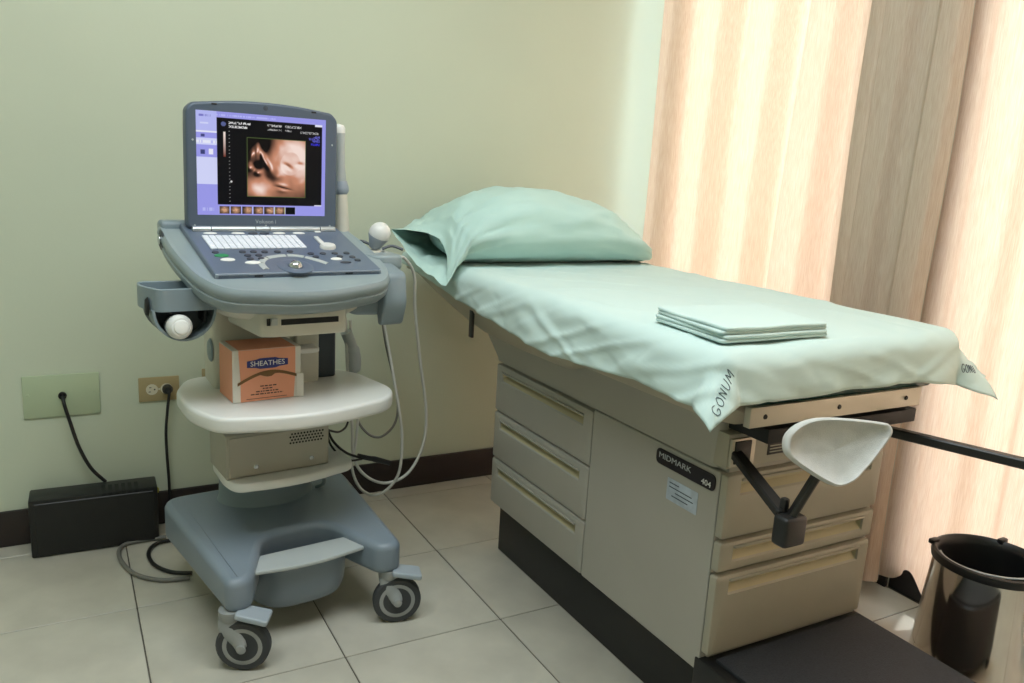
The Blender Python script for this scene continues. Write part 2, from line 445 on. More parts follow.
# ------------------------------------------------------------------ examination table
BX0, BX1, BY0, BY1 = 1.09, 1.55, 1.065, 2.012     # cabinet body
def exam_table():
    t = thing('exam_table', 'beige examination table with drawers in its side and foot end', 'exam table', (1.32, 1.54, 0))
    ox, oy = 1.32, 1.54
    def P(x, y, z): return (x - ox, y - oy, z)
    G = Matrix.Translation((-ox, -oy, 0))
    box2('kick_plate', P(1.119, 1.12, 0.0), P(1.52, 1.998, 0.165), 'kick', t, 0.004)
    # carcass, set back behind the fronts
    box2('body', P(BX0 + 0.016, BY0 + 0.016, 0.16), P(BX1 - 0.002, BY1 - 0.002, 0.60), 'bed', t, 0.004)
    # flared collar under the upholstery
    def rect(x0, x1, y0, y1, z, r=0.02):
        return [(v.x, v.y, z) for v in rounded([(x0 - ox, y0 - oy), (x1 - ox, y0 - oy), (x1 - ox, y1 - oy), (x0 - ox, y1 - oy)], r, 4)]
    loft('collar', [rect(BX0 - 0.002, BX1, BY0 + 0.035, BY1, 0.592), rect(BX0 - 0.002, BX1, BY0 + 0.035, BY1 + 0.004, 0.60), rect(BX0 - 0.006, BX1 + 0.004, BY0 + 0.035, BY1 + 0.105, 0.685), rect(BX0 + 0.01, BX1 - 0.01, BY0 + 0.05, BY1 + 0.09, 0.70)], 'bed', t)
    # ---- drawer front with a recessed pull. local: u right, v up, n outwards
    def drawer(name, tf, w, h, hu0, hu1, hv0, hv1, m, th=0.018, rec=0.014):
        bm = bmesh.new()
        b = 0.006
        def ring(u0, u1, v0, v1, n, r):
            return [(p.x, p.y, n) for p in rounded([(u0, v0), (u1, v0), (u1, v1), (u0, v1)], r, 3)]
        R = [ring(0, w, 0, h, -th, 0.006), ring(0, w, 0, h, -b, 0.006), ring(b * 0.3, w - b * 0.3, b * 0.3, h - b * 0.3, -b * 0.3, 0.006), ring(b, w - b, b, h - b, 0, 0.006),
             ring(hu0, hu1, hv0, hv1, 0, 0.003), ring(hu0 + 0.002, hu1 - 0.002, hv0 + 0.004, hv1 - 0.001, -0.004, 0.003)]
        b_loft(bm, R, True, False)
        o = finish(name, bm, m, t, 30, tf)
        bm = bmesh.new()
        b_loft(bm, [ring(hu0 + 0.0015, hu1 - 0.0015, hv0 + 0.0035, hv1 - 0.0005, -0.0035, 0.003), ring(hu0 + 0.006, hu1 - 0.006, hv0 + 0.016, hv1 - 0.003, -rec, 0.003)], True, False)
        f = bm.faces.new(bm.verts[len(bm.verts) // 2:]) if False else None
        bm.verts.ensure_lookup_table(); n = len(bm.verts) // 2
        bm.faces.new(bm.verts[n:])
        finish('pull_recess', bm, 'handle', o, 30, tf)
        # lip hanging over the top of the recess
        bm = bmesh.new(); b_box(bm, ((hu0 + hu1) / 2, hv1 - 0.003, 0.001), (hu1 - hu0, 0.006, 0.008), 0.0025, 2)
        finish('pull_lip', bm, m, o, 35, tf)
        return o
    # side: u runs toward -Y, outward is -X
    H3 = (0.585 - 0.158) / 3
    for k in range(3):
        z0 = 0.158 + k * H3
        tf = G @ frame3((BX0, BY1, z0), (0, -1, 0), (0, 0, 1))
        drawer('drawer', tf, 0.492, H3 - 0.004, 0.035, 0.455, H3 - 0.052, H3 - 0.02, 'bed')
    # side door panel
    tf = G @ frame3((BX0, 1.517, 0.158), (0, -1, 0), (0, 0, 1))
    prism('side_panel', rounded([(0, 0), (0.431, 0), (0.431, 0.430), (0, 0.430)], 0.006, 3), -0.018, 0, 'bed', t, 0.004, 2, tf)
    # foot end drawers: outward is -Y, u runs +X
    for z0, h in ((0.205, 0.176), (0.386, 0.066), (0.457, 0.135)):
        tf = G @ frame3((BX0, BY0, z0), (1, 0, 0), (0, 0, 1))
        hv = h - 0.012
        drawer('drawer', tf, 0.452, h - 0.004, 0.035, 0.417, hv - 0.036, hv, 'bedfront')
    # stirrup housing strip above the top drawer
    box2('stirrup_housing', P(1.09, 1.075, 0.598), P(1.545, 1.12, 0.668), 'bedfront', t, 0.003)
    box2('slot_plate', P(1.094, 1.069, 0.604), P(1.155, 1.076, 0.66), 'steel', t, 0.001)
    box2('slot_opening', P(1.101, 1.066, 0.610), P(1.142, 1.0755, 0.655), 'slot', t, 0.001)
    box2('slot_plate', P(1.480, 1.069, 0.604), P(1.541, 1.076, 0.66), 'steel', t, 0.001)
    box2('slot_opening', P(1.494, 1.066, 0.610), P(1.535, 1.0755, 0.655), 'slot', t, 0.001)
    o = box2('rating_label', P(1.195, 1.0735, 0.615), P(1.262, 1.0755, 0.652), 'plate', t, 0.0005)
    for k in range(5):
        box2('print_line', P(1.20, 1.0728, 0.62 + k * 0.0062), P(1.257 - 0.008 * (k % 3), 1.0738, 0.6222 + k * 0.0062), 'goldink', o, 0)
    box2('underframe', P(1.11, 1.0, 0.672), P(1.53, 1.16, 0.70), 'slot', t, 0.002)
    # upholstery: lofted along Y
    def sect(y, zb, zt, xt0, xt1, xb0, xb1):
        pts = rounded([(xb0, zb), (xb1, zb), (xt1 - 0.012, (zb + zt) / 2), (xt1, zt - 0.05), (xt1, zt), (xt0, zt), (xt0, zt - 0.05), (xt0 + 0.012, (zb + zt) / 2)], [0.03, 0.03, 0.03, 0.02, 0.035, 0.035, 0.02, 0.03], 4)
        return [(p.x - ox, y - oy, p.y) for p in pts]
    xl, xr = 0.962, 1.680
    S = []
    for y, e, zb in ((1.60, 0.02, 0.70), (1.575, 0.004, 0.69), (1.54, 0.0, 0.688), (1.3, 0.0, 0.69), (1.1, 0, 0.692), (1.05, 0.006, 0.695), (1.03, 0.022, 0.71)):
        S.append(sect(y, zb + e * 0.5, 0.848 - e, xl + 0.012 + e, xr - 0.012 - e, 1.05 + e, 1.59 - e))
    loft('seat_pad', S, 'vinyl', t, 45)
    S = []
    for y, e, zb in ((1.545, 0.02, 0.69), (1.555, 0.006, 0.678), (1.58, 0, 0.672), (1.8, 0, 0.668), (2.0, 0, 0.672), (2.08, 0, 0.682), (2.2, 0, 0.705), (2.33, 0, 0.735), (2.42, 0.004, 0.765), (2.455, 0.02, 0.79)):
        S.append(sect(y, zb + e * 0.5, 0.852 - e * 0.6, xl + e, xr - e, 1.035 + e, 1.605 - e))
    loft('back_pad', S, 'vinyl', t, 45)
    # dark green edge of the pull out cushion and steel end plate
    box2('end_cushion', P(1.065, 0.992, 0.748), P(1.555, 1.02, 0.785), 'greenpad', t, 0.008, 3)
    pl = box2('end_plate', P(1.042, 0.984, 0.714), P(1.512, 1.0, 0.752), 'steel', t, 0.002)
    for x in (1.078, 1.27, 1.465):
        lathe('bolt', [(0.0, 0.002), (0.004, 0.002), (0.005, 0)], 'slot', pl, 10, tf=G @ frame3((x, 0.984, 0.733), (1, 0, 0), (0, 0, 1)))
    box2('strap', P(0.985, 1.975, 0.668), P(0.993, 1.995, 0.745), 'black', t, 0.002)
    loft('gusset', [[P(1.44, 1.01, 0.715), P(1.53, 1.01, 0.715), P(1.44, 1.08, 0.655)], [P(1.44, 1.06, 0.715), P(1.53, 1.06, 0.715), P(1.44, 1.10, 0.655)]], 'slot', t, 0)
    # name plate
    tf = G @ frame3((BX0 - 0.0005, 1.185, 0.561), (0, -1, 0), (0, 0, 1))
    npl = prism('name_plate', rounded([(-0.09, -0.017), (0.09, -0.017), (0.09, 0.017), (-0.09, 0.017)], 0.013, 5), 0, 0.003, 'plate', t, 0.001, 2, tf)
    text('lettering', 'MIDMARK', 0.0175, 'lightgray', tf @ Matrix.Translation((-0.030, 0.003, 0.0032)), npl, sx=1.3)
    text('lettering', '404', 0.017, 'whiteink', tf @ Matrix.Translation((0.066, -0.006, 0.0032)), npl, sx=1.1)
    tf = G @ frame3((BX0 - 0.0004, 1.187, 0.501), (0, -1, 0), (0, 0, 1))
    st = prism('sticker', rounded([(-0.047, -0.024), (0.047, -0.024), (0.047, 0.024), (-0.047, 0.024)], 0.002, 2), 0, 0.0006, 'sticker', t, 0, 1, tf)
    for k, (a, b) in enumerate(((-0.04, -0.01), (-0.04, 0.03), (-0.02, 0.035), (-0.03, 0.02))):
        bm = bmesh.new(); b_box(bm, ((a + b) / 2, 0.015 - k * 0.009, 0.0007), (b - a, 0.002, 0.0004)); finish('print_line', bm, 'pen', st, 0, tf)
    # pull out step
    stp = box2('step_frame', P(1.088, 0.55, 0.03), P(1.556, 1.10, 0.19), 'black', t, 0.006)
    box2('step_mat', P(1.112, 0.57, 0.189), P(1.540, 1.062, 0.197), 'mat', stp, 0.002)
    box2('step_foot', P(1.10, 0.56, 0.0), P(1.13, 0.60, 0.035), 'black', stp, 0.003)
    box2('step_foot', P(1.52, 0.56, 0.0), P(1.55, 0.60, 0.035), 'black', stp, 0.003)
    # stirrups
    def bar(bm, a, b, w, h):
        a, b = Vector(a), Vector(b); d = (b - a); L = d.length
        tfm = frame3((a + b) / 2, d, Vector((0, 0, 1)).cross(d))
        b_box(bm, (0, 0, 0), (L, w, h), 0.003, 1, tfm)
    jl = Vector(P(1.022, 0.868, 0.598))
    bm = bmesh.new(); bar(bm, P(1.121, 1.10, 0.632), jl + Vector((0, 0, 0.008)), 0.024, 0.017)
    s1 = finish('stirrup_arm', bm, 'blackmetal', t)
    box('joint_block', jl + Vector((0.004, -0.012, -0.014)), (0.05, 0.032, 0.052), 'black', s1, 0.007, 3)
    box('joint_tab', jl + Vector((0.004, 0.004, 0.02)), (0.012, 0.012, 0.03), 'blackmetal', s1, 0.003, 2)
    bm = bmesh.new(); bar(bm, jl + Vector((0.004, -0.008, 0.0)), Vector(P(1.060, 0.835, 0.70)), 0.022, 0.012); finish('pad_bar', bm, 'blackmetal', s1)
    bm = bmesh.new(); bar(bm, P(1.515, 1.10, 0.633), P(1.725, 0.53, 0.633), 0.024, 0.020)
    s2 = finish('stirrup_arm', bm, 'blackmetal', t)
    box('joint_block', Vector(P(1.727, 0.52, 0.615)), (0.05, 0.04, 0.056), 'black', s2, 0.007, 3)
    return t
exam_table()

def stirrup_cover():
    # padded foot rest sleeve: half moon seen from its broad side
    c = Vector((1.067, 0.822, 0.728))
    ex = Vector((0.90, -0.43, 0.03)).normalized(); ez = Vector((0.10, 0.25, 0.95)); ez = (ez - ex * ez.dot(ex)).normalized(); en = ex.cross(ez)
    if en.dot(CAM0 - c) < 0: en = -en
    out = [(-0.085, 0.002), (-0.080, 0.026), (-0.055, 0.045), (-0.02, 0.052), (0.03, 0.050), (0.075, 0.045), (0.088, 0.040), (0.089, 0.026), (0.072, 0.002), (0.045, -0.030), (0.02, -0.052), (0.0, -0.057), (-0.02, -0.050), (-0.05, -0.032), (-0.075, -0.014)]
    O = crom([(a, b, 0) for a, b in out], 4, True)
    rings = []
    for s, d in ((0.0, -0.012), (0.5, -0.012), (0.85, -0.014), (0.97, -0.012), (1.0, -0.003), (1.0, 0.005), (0.975, 0.012), (0.93, 0.013), (0.88, 0.006), (0.6, 0.001), (0.3, -0.002), (0.0, -0.003)):
        rings.append([c + ex * (p.x * max(s, 0.01)) + ez * (p.y * max(s, 0.01)) + en * (d + 0.003 * nz(p.x * s * 40, p.y * s * 40)) for p in O])
    tag(loft('stirrup_cover', rings, 'terry', None, 80), 'white terry cloth sleeve pulled over the near stirrup footrest', 'stirrup cover')
stirrup_cover()

# ------------------------------------------------------------------ sheet, pillow, folded sheet
ZT = 0.857
SX0, SX1, SY0 = 0.955, 1.676, 0.978
def sheet_pt(u, v):
    """u, v: position on the flat cloth measured in table coordinates"""
    rr = 0.038
    ax = max(SX0 + rr - u, u - (SX1 - rr), 0.0); sx = -1 if u < (SX0 + SX1) / 2 else 1
    yf = SY0 + 0.045 * max(0.0, (u - 1.45) / 0.24) ** 2
    ay = max(yf + rr - v, 0.0)
    a = math.hypot(ax, ay)
    x, y = min(max(u, SX0 + rr), SX1 - rr), max(v, yf + rr)
    z = ZT + 0.0025 * nz(u * 5, v * 5, 1) + 0.0018 * abs(nz(u * 11, v * 4, 4)) + 0.002 * nz(u * 14, v * 9, 8) + 0.0022 * max(0, 1 - abs(nz(u * 3 + v * 2, v * 3.4, 41)) * 14)
    if a > 0:
        dx, dy = ax / a, ay / a
        diag = 4 * dx * dx * dy * dy
        q = rr * PI / 2
        if a < q: th = a / rr; o, d = rr * math.sin(th), rr * (1 - math.cos(th))
        else:
            e = a - q
            sl = 0.10 + (0.52 if sx < 0 else 0.72) * math.sqrt(diag)
            o, d = rr + e * sl, rr + e * math.sqrt(1 - sl * sl)
        wv = min(1, a / 0.1)
        along = v if dx > dy else u
        wr = 0.012 * nz(along * 5 + d * 7, d * 3, 2) + 0.005 * abs(nz(along * 9 - d * 16, d * 3, 6)) + 0.004 * abs(nz(along * 6 + d * 22, 3.3, 1))
        if sx > 0 and dx > dy: wr *= 0.5
        cr = max(0, 1 - abs(nz(along * 4.2 + d * 9, d * 2, 21)) * 5) * 0.007 + max(0, 1 - abs(nz(along * 5.5 - d * 14, d * 2, 33)) * 6) * 0.006
        if dy > dx: cr *= 0.4
        o += (abs(wr) + cr) * wv
        x += sx * dx * o; y -= dy * o; z -= d
        z += 0.004 * wv * nz(along * 12, d * 12, 12)
    return Vector((x, y, z))
def bed_sheet():
    def ovl(v):  # cloth overhang on the left side (past the flat start)
        f = [(0.9, 0.128), (1.2, 0.126), (1.45, 0.142), (1.7, 0.132), (1.9, 0.118), (2.1, 0.094), (2.3, 0.07), (2.46, 0.06)]
        for (a, b), (c, d) in zip(f, f[1:]):
            if v <= c: t = max(0, (v - a) / (c - a)); return b + (d - b) * t
        return f[-1][1]
    nu, nv = 150, 230
    bm = bmesh.new(); rows = []
    for j in range(nv + 1):
        tv = j / nv
        v = (SY0 + 0.038 - 0.112) + (2.452 - (SY0 + 0.038 - 0.112)) * tv
        row = []
        L0 = SX0 + 0.038 - ovl(max(v, 0.9)) + 0.006 * nz(v * 6, 0.3)
        R0 = SX1 - 0.038 + 0.128
        for i in range(nu + 1):
            u = L0 + (R0 - L0) * i / nu
            row.append(bm.verts.new(sheet_pt(u, v + 0.003 * nz(u * 7, 4) * (1 - tv))))
        rows.append(row)
    for a, b in zip(rows, rows[1:]):
        for i in range(nu): bm.faces.new((a[i], a[i + 1], b[i + 1], b[i]))
    t = thing('bed_sheet', 'mint green sheet spread over the exam table with inked corners', 'sheet', (0, 0, 0))
    o = finish('cloth', bm, 'sheet', t, 0)
    for p in o.data.polygons: p.use_smooth = True
    md = o.modifiers.new('thickness', 'SOLIDIFY'); md.thickness = 0.0012; md.offset = -1
    return t, ovl
SHEET, OVL = bed_sheet()

def handwriting(name, strokes, org, eu, ev, size, parent):
    """strokes drawn on the cloth's own surface: (a,b) in letter units -> cloth (u,v)"""
    bm = bmesh.new()
    for s in strokes:
        pts = []
        for p in crom([(a, b, 0) for a, b in s], 5):
            u = org[0] + (eu[0] * p.x + ev[0] * p.y) * size; v = org[1] + (eu[1] * p.x + ev[1] * p.y) * size
            e = 0.002
            q = sheet_pt(u, v); n = (sheet_pt(u + e, v) - q).cross(sheet_pt(u, v + e) - q).normalized()
            pts.append(q + n * 0.001)
        b_tube(bm, pts, 0.0006, 5)
    return finish(name, bm, 'pen', parent, 60)
Gs = [[(0.62, 0.85), (0.35, 1.0), (0.08, 0.7), (0.08, 0.25), (0.35, 0.0), (0.6, 0.2), (0.58, 0.42), (0.35, 0.40)]]
Os = [[(0.35, 0.95), (0.08, 0.6), (0.15, 0.1), (0.42, 0.02), (0.62, 0.4), (0.5, 0.9), (0.3, 0.95)]]
Ns = [[(0.05, 0.0), (0.10, 0.5), (0.12, 0.95)], [(0.12, 0.95), (0.35, 0.5), (0.52, 0.05)], [(0.52, 0.05), (0.55, 0.5), (0.6, 0.95)]]
Us = [[(0.08, 0.95), (0.06, 0.4), (0.2, 0.03), (0.45, 0.1), (0.55, 0.5), (0.58, 0.95)]]
Ms = [[(0.0, 0.0), (0.08, 0.5), (0.14, 0.9)], [(0.14, 0.9), (0.3, 0.5), (0.4, 0.25)], [(0.4, 0.25), (0.52, 0.6), (0.68, 0.95)], [(0.68, 0.95), (0.74, 0.5), (0.8, 0.0)]]
def word(ls):
    out = []; x = 0
    for l in ls:
        out += [[(a + x, b) for a, b in s] for s in l]; x += 0.82
    return out
# left corner: runs up from the tip along the front flap; right corner the same mirrored
handwriting('inked_letters', word([Gs, Os, Ns, Us, Ms]), (0.900, 0.912), (0.86, 0.46), (-0.46, 0.86), 0.022, SHEET)
handwriting('inked_letters', word([Gs, Os, Ns, Us]), (1.652, 0.938), (0.97, 0.22), (-0.22, 0.97), 0.019, SHEET)

def pillow():
    t = thing('pillow', 'plump pillow in a mint green pillowcase on the exam table', 'pillow', (1.32, 2.2, ZT))
    seg = 56; rings = []
    # stations along x: (x, yc, zc, half depth, half height)
    st = [(1.672, 2.16, 0.868, 0.05, 0.004), (1.66, 2.165, 0.876, 0.10, 0.014), (1.62, 2.18, 0.897, 0.16, 0.038), (1.56, 2.195, 0.921, 0.20, 0.062), (1.45, 2.20, 0.951, 0.215, 0.093), (1.32, 2.20, 0.965, 0.22, 0.108),
          (1.20, 2.20, 0.966, 0.22, 0.109), (1.10, 2.20, 0.957, 0.215, 0.100), (1.03, 2.20, 0.940, 0.20, 0.083), (0.985, 2.195, 0.922, 0.18, 0.062)]
    xs = [s[0] for s in st]
    def interp(x, k):
        P = st[::-1]
        for i in range(len(P) - 1):
            a, b = P[i], P[i + 1]
            if a[0] <= x <= b[0]:
                w = (x - a[0]) / (b[0] - a[0]); w = w * w * (3 - 2 * w) * 0.4 + w * 0.6
                return a[k] + (b[k] - a[k]) * w
        return st[0][k] if x > st[0][0] else st[-1][k]
    N = 46
    for j in range(N + 1):
        x = 1.672 + (0.985 - 1.672) * j / N
        yc, zc, hd, hh = [interp(x, k) for k in (1, 2, 3, 4)]
        ring = []
        for k in range(seg):
            a = 2 * PI * k / seg
            ca, sa = math.cos(a), math.sin(a)
            y = yc + hd * math.copysign(abs(ca) ** 0.75, ca)
            z = zc + hh * math.copysign(abs(sa) ** 0.9, sa)
            fr = max(0.0, (1.12 - x) / 0.13); fr = min(1, fr)
            er = max(0.0, (x - 1.5) / 0.2)
            w = 0.010 * nz(x * 5, a * 1.4, 2) + (0.004 + 0.012 * fr + 0.006 * er) * nz(x * 4 + a * 2.2, a * 4.5, 5) + 0.004 * nz(x * 13 - a * 3, a * 3, 9)
            w += (0.007 + 0.010 * fr + 0.004 * er) * (max(0, 1 - abs(nz(x * 3.0 + a * 1.1, a * 1.6, 15)) * 5.5) - 0.2) + (0.003 + 0.010 * fr) * (max(0, 1 - abs(nz(x * 4.0 - a * 1.6, a * 1.2 + 4, 25)) * 6) - 0.2)
            if z < zc: w *= 0.4
            y += ca * w * 1.2; z += sa * w
            z = max(z, ZT + 0.0035)
            ring.append(Vector((x, y, z)))
        rings.append(ring)
    # loose open end of the case: flattens to a slit between a raised back corner and a hanging front corner
    P1 = py(391, 229, 2.27); P2 = py(446, 286, 1.975)
    base = rings[-1]
    for j in range(1, 15):
        w = j / 14.0
        ring = []
        for k in range(seg):
            a = 2 * PI * k / seg
            ca, sa = math.cos(a), math.sin(a)
            q = (1 - math.copysign(abs(ca) ** 0.8, ca)) / 2      # 0 back corner .. 1 front corner
            tgt = P1.lerp(P2, q)
            bow = math.sin(q * PI)
            tgt += Vector((0.070 * bow, 0.01 * bow, 0.045 * bow)) if sa >= 0 else Vector((-0.004 * bow, -0.005 * bow, -0.020 * bow))
            tgt += Vector((0.0, 0, 0.007 * nz(q * 7, 3 if sa > 0 else 8, 2)))
            e = w ** 1.1
            p = base[k].lerp(tgt, e)
            p.z += 0.014 * math.sin(w * PI) * nz(q * 8, w * 2.5, 4 if sa > 0 else 9)
            if p.x > 0.985: p.z = max(p.z, ZT + 0.003)
            ring.append(p)
        rings.append(ring)
    off = Vector((1.32, 2.2, ZT))
    bm = bmesh.new()
    R = b_loft(bm, [[p - off for p in r] for r in rings], True, False)
    bm.faces.new(R[0])
    o = finish('pillowcase', bm, 'pillow', t, 0)
    for p in o.data.polygons: p.use_smooth = True
    # the pillow itself, just inside the open end
    seg2 = 28; inner = []
    for x, hd, hh in ((1.10, 0.19, 0.085), (1.03, 0.175, 0.07), (1.0, 0.14, 0.05), (0.985, 0.08, 0.025)):
        inner.append([(x - off.x, 2.20 + hd * math.cos(2 * PI * k / seg2) - off.y, 0.93 + hh * math.sin(2 * PI * k / seg2) - off.z) for k in range(seg2)])
    loft('pillow_core', inner, 'sheet', t, 60)
pillow()

def folded_sheet():
    t = thing('folded_sheet', 'folded mint green sheet lying near the foot of the exam table', 'sheet', (1.1, 1.12, ZT))
    # outline as it lies, slightly fanned
    base = [Vector((0.992, 1.022)), Vector((1.262, 1.022)), Vector((1.275, 1.215)), Vector((1.012, 1.235))]
    jit = [(0, 0), (0.006, -0.002), (-0.001, 0.004), (0.007, 0.001)]
    for k in range(4):
        jx, jy = jit[k]
        d = [Vector((jx, jy)), Vector((-jx * 0.7, jy)), Vector((0, 0)), Vector((-jx * 0.5 + 0.002 * k, 0))]
        poly = [b + q - Vector((1.1, 1.12)) for b, q in zip(base, d)]
        O = rounded(poly, 0.012, 4)
        # densify so the layer can wave
        D = []
        for i in range(len(O)):
            a, b = O[i], O[(i + 1) % len(O)]
            n = max(1, int((b - a).length / 0.02))
            for q in range(n): D.append(a.lerp(b, q / n))
        cx = sum((p.x for p in D)) / len(D); cy = sum((p.y for p in D)) / len(D)
        z0 = 0.0040 + k * 0.0068
        rings = []
        for s, z in ((0.02, 0), (0.5, 0), (0.94, 0), (0.985, 0.0008), (0.997, 0.0022), (1, 0.0040), (0.996, 0.0058), (0.982, 0.0070), (0.93, 0.0072), (0.5, 0.0070), (0.02, 0.0068)):
            ring = []
            for p in D:
                x = cx + (p.x - cx) * s; y = cy + (p.y - cy) * s
                ring.append((x, y, z0 + z + 0.0022 * nz(x * 11, y * 11, k * 0.25) * min(k, 3) / 3 + 0.001 * k * s * max(0, nz(x * 9, y * 9, 5))))
            rings.append(ring)
        loft('folded_layer', rings, 'sheet', t, 70)
folded_sheet()

# ------------------------------------------------------------------ ultrasound machine
CO = Vector((0.478, 1.99, 0)); CA = math.radians(6.0)
US = thing('ultrasound_machine', 'blue grey ultrasound machine on a wheeled cart with an open lit screen', 'ultrasound machine', CO, CA)
US_M = Matrix.Translation(CO) @ Matrix.Rotation(CA, 4, 'Z')
US_I = US_M.inverted()
def cl(v): return US_I @ Vector(v)
def cpy(x, y, Y):  # pixel -> cart local on plane local y = Y
    b = Vector((-math.sin(CA), math.cos(CA), 0)); d = ray(x, y)
    return cl(CAM0 + d * ((CO + b * Y - CAM0).dot(b) / d.dot(b)))
def cart_base():
    Q = [(-0.225, -0.27), (-0.172, -0.27), (-0.085, -0.085), (0.075, -0.085), (0.140, -0.27), (0.203, -0.27), (0.243, 0.22), (-0.262, 0.22)]
    O = rounded([Vector(q) for q in Q], [0.04, 0.03, 0.05, 0.05, 0.03, 0.04, 0.06, 0.06], 7)
    b = prism('base', O, 0.136, 0.216, 'basegray', US, 0.018, 5, top=lambda x, y: 0.02 * max(0, (y + 0.27) / 0.49))
    # basin below the foot plate
    rings = []
    for s, z in ((0.62, 0.060), (0.80, 0.064), (0.92, 0.078), (0.98, 0.10), (1.0, 0.13), (1.0, 0.19)):
        rings.append([(-0.015 + 0.125 * s * math.copysign(abs(math.cos(a)) ** 0.6, math.cos(a)), -0.045 + 0.165 * s * math.copysign(abs(math.sin(a)) ** 0.6, math.sin(a)), z) for a in [2 * PI * k / 40 for k in range(40)]])
    bm = bmesh.new(); R = b_loft(bm, rings, True, False); bm.faces.new(R[0][::-1])
    finish('basin', bm, 'basegray', b, 50)
    # foot plate
    F = [Vector((-0.172, -0.215)), Vector((-0.02, -0.24)), Vector((0.138, -0.215)), Vector((0.112, -0.145)), Vector((-0.135, -0.145))]
    prism('foot_plate', rounded(F, [0.006, 0.12, 0.006, 0.006, 0.006], 8), 0.190, 0.200, 'lightgray', b, 0.003, 2)
    # neck
    lathe('neck', [(0.150, 0.212), (0.150, 0.226), (0.140, 0.231), (0.134, 0.245), (0.13, 0.36)], 'gray', US, 36, tf=Matrix.Translation((-0.005, 0.14, 0)) @ Matrix.Diagonal((0.92, 0.62, 1, 1)))
    tube('hook', [(0.13, 0.115, 0.232), (0.14, 0.09, 0.25), (0.142, 0.10, 0.268), (0.13, 0.12, 0.27)], 0.006, 'gray', US, 8, 5)
cart_base()

def castor(x, y, ang, wx, wy, brake=True):
    """ang: heading of the wheel's rolling direction (local); wx, wy: wheel centre"""
    r = 0.060
    tfw = Matrix.Translation((wx, wy, r)) @ Matrix.Rotation(ang, 4, 'Z') @ Matrix.Rotation(PI / 2, 4, 'X')
    root = lathe('castor', [(0.0, 0.140), (0.026, 0.140), (0.026, 0.122), (0.020, 0.112), (0.0, 0.112)], 'castor', US, 20, c=(x, y, 0))
    w = 0.013
    lathe('tyre', [(0.042, -w), (r - 0.004, -w), (r, -w + 0.004), (r, w - 0.004), (r - 0.004, w), (0.042, w)], 'rubber', root, 36, tf=tfw)
    for s in (-1, 1):
        lathe('wheel_disc', [(0.0001, s * 0.008), (0.034, s * 0.008), (0.035, s * (w - 0.001))], 'hub', root, 32, tf=tfw)
        lathe('wheel_ring', [(0.034, s * (w - 0.003)), (0.035, s * w), (0.043, s * (w + 0.0008)), (0.0445, s * w)], 'ring', root, 32, tf=tfw, cap=False)
    # fork: curved arms either side
    d = Vector((math.cos(ang), math.sin(ang), 0)); nrm = Vector((-d.y, d.x, 0))
    for s in (-1, 1):
        bm = bmesh.new()
        a = Vector((x, y, 0.118)); e = Vector((wx, wy, r)) + nrm * s * (w + 0.006)
        dd = (e - a); dd.z = 0
        mids = [a + nrm * s * 0.012, a + nrm * s * (w + 0.004) + Vector((0, 0, -0.022)), e + (a - e) * 0.35 + nrm * s * 0.003 + Vector((0, 0, -0.004)), e]
        P = crom(mids, 6)
        b_tube(bm, P, [0.025 + (0.013 - 0.025) * i / (len(P) - 1) for i in range(len(P))], 10)
        # flatten across the wheel axis
        for v in bm.verts:
            q = min(P, key=lambda p: (p - v.co).length); off = (v.co - q).dot(nrm); v.co -= nrm * off * 0.62
        finish('fork', bm, 'castor', root, 60)
        lathe('axle_cap', [(0.0, 0.004), (0.010, 0.003), (0.011, 0)], 'castor', root, 14, tf=frame3(e + nrm * s * 0.004, d, Vector((0, 0, 1))) if s < 0 else frame3(e + nrm * s * 0.004, -d, Vector((0, 0, 1))))
    if brake:
        tb = Matrix.Translation((wx + 0.004 * math.cos(ang), wy, 0.134)) @ Matrix.Rotation(ang, 4, 'Z') @ Matrix.Rotation(math.radians(12), 4, 'Y')
        prism('brake_pedal', rounded([Vector((-0.018, -0.026)), Vector((0.056, -0.028)), Vector((0.056, 0.028)), Vector((-0.018, 0.026))], 0.008, 4), -0.006, 0.008, 'pedal', root, 0.004, 3, tb)
    return root
castor(-0.213, -0.245, math.radians(-32), -0.192, -0.270)
castor(0.178, -0.245, math.radians(-20), 0.193, -0.262)
castor(-0.13, 0.17, math.radians(60), -0.12, 0.19, False)
castor(0.15, 0.17, math.radians(70), 0.16, 0.19, False)

def shelves():
    # lower shelf
    O = rounded([Vector((-0.178, -0.085)), Vector((-0.165, -0.138)), Vector((-0.02, -0.155)), Vector((0.14, -0.115)), Vector((0.15, 0.07)), Vector((-0.172, 0.05))], [0.03, 0.03, 0.2, 0.03, 0.03, 0.03], 6)
    prism('lower_shelf', O, 0.362, 0.384, 'white', US, 0.006, 3)
    # riser between shelves
    prism('riser', rounded([Vector((-0.13, 0.045)), Vector((0.11, 0.045)), Vector((0.11, 0.20)), Vector((-0.13, 0.20))], 0.02), 0.37, 0.56, 'cream', US, 0.003, 2)
    # upper shelf with thick rounded rim
    O = rounded([Vector((-0.250, 0.05)), Vector((-0.257, -0.10)), Vector((-0.222, -0.205)), Vector((-0.02, -0.262)), Vector((0.19, -0.205)), Vector((0.238, -0.13)), Vector((0.215, 0.06)), Vector((0.12, 0.16)), Vector((-0.20, 0.16))], [0.03, 0.05, 0.04, 0.25, 0.05, 0.05, 0.05, 0.05, 0.05], 7)
    prism('upper_shelf', O, 0.535, 0.572, 'white', US, 0.009, 4)
shelves()

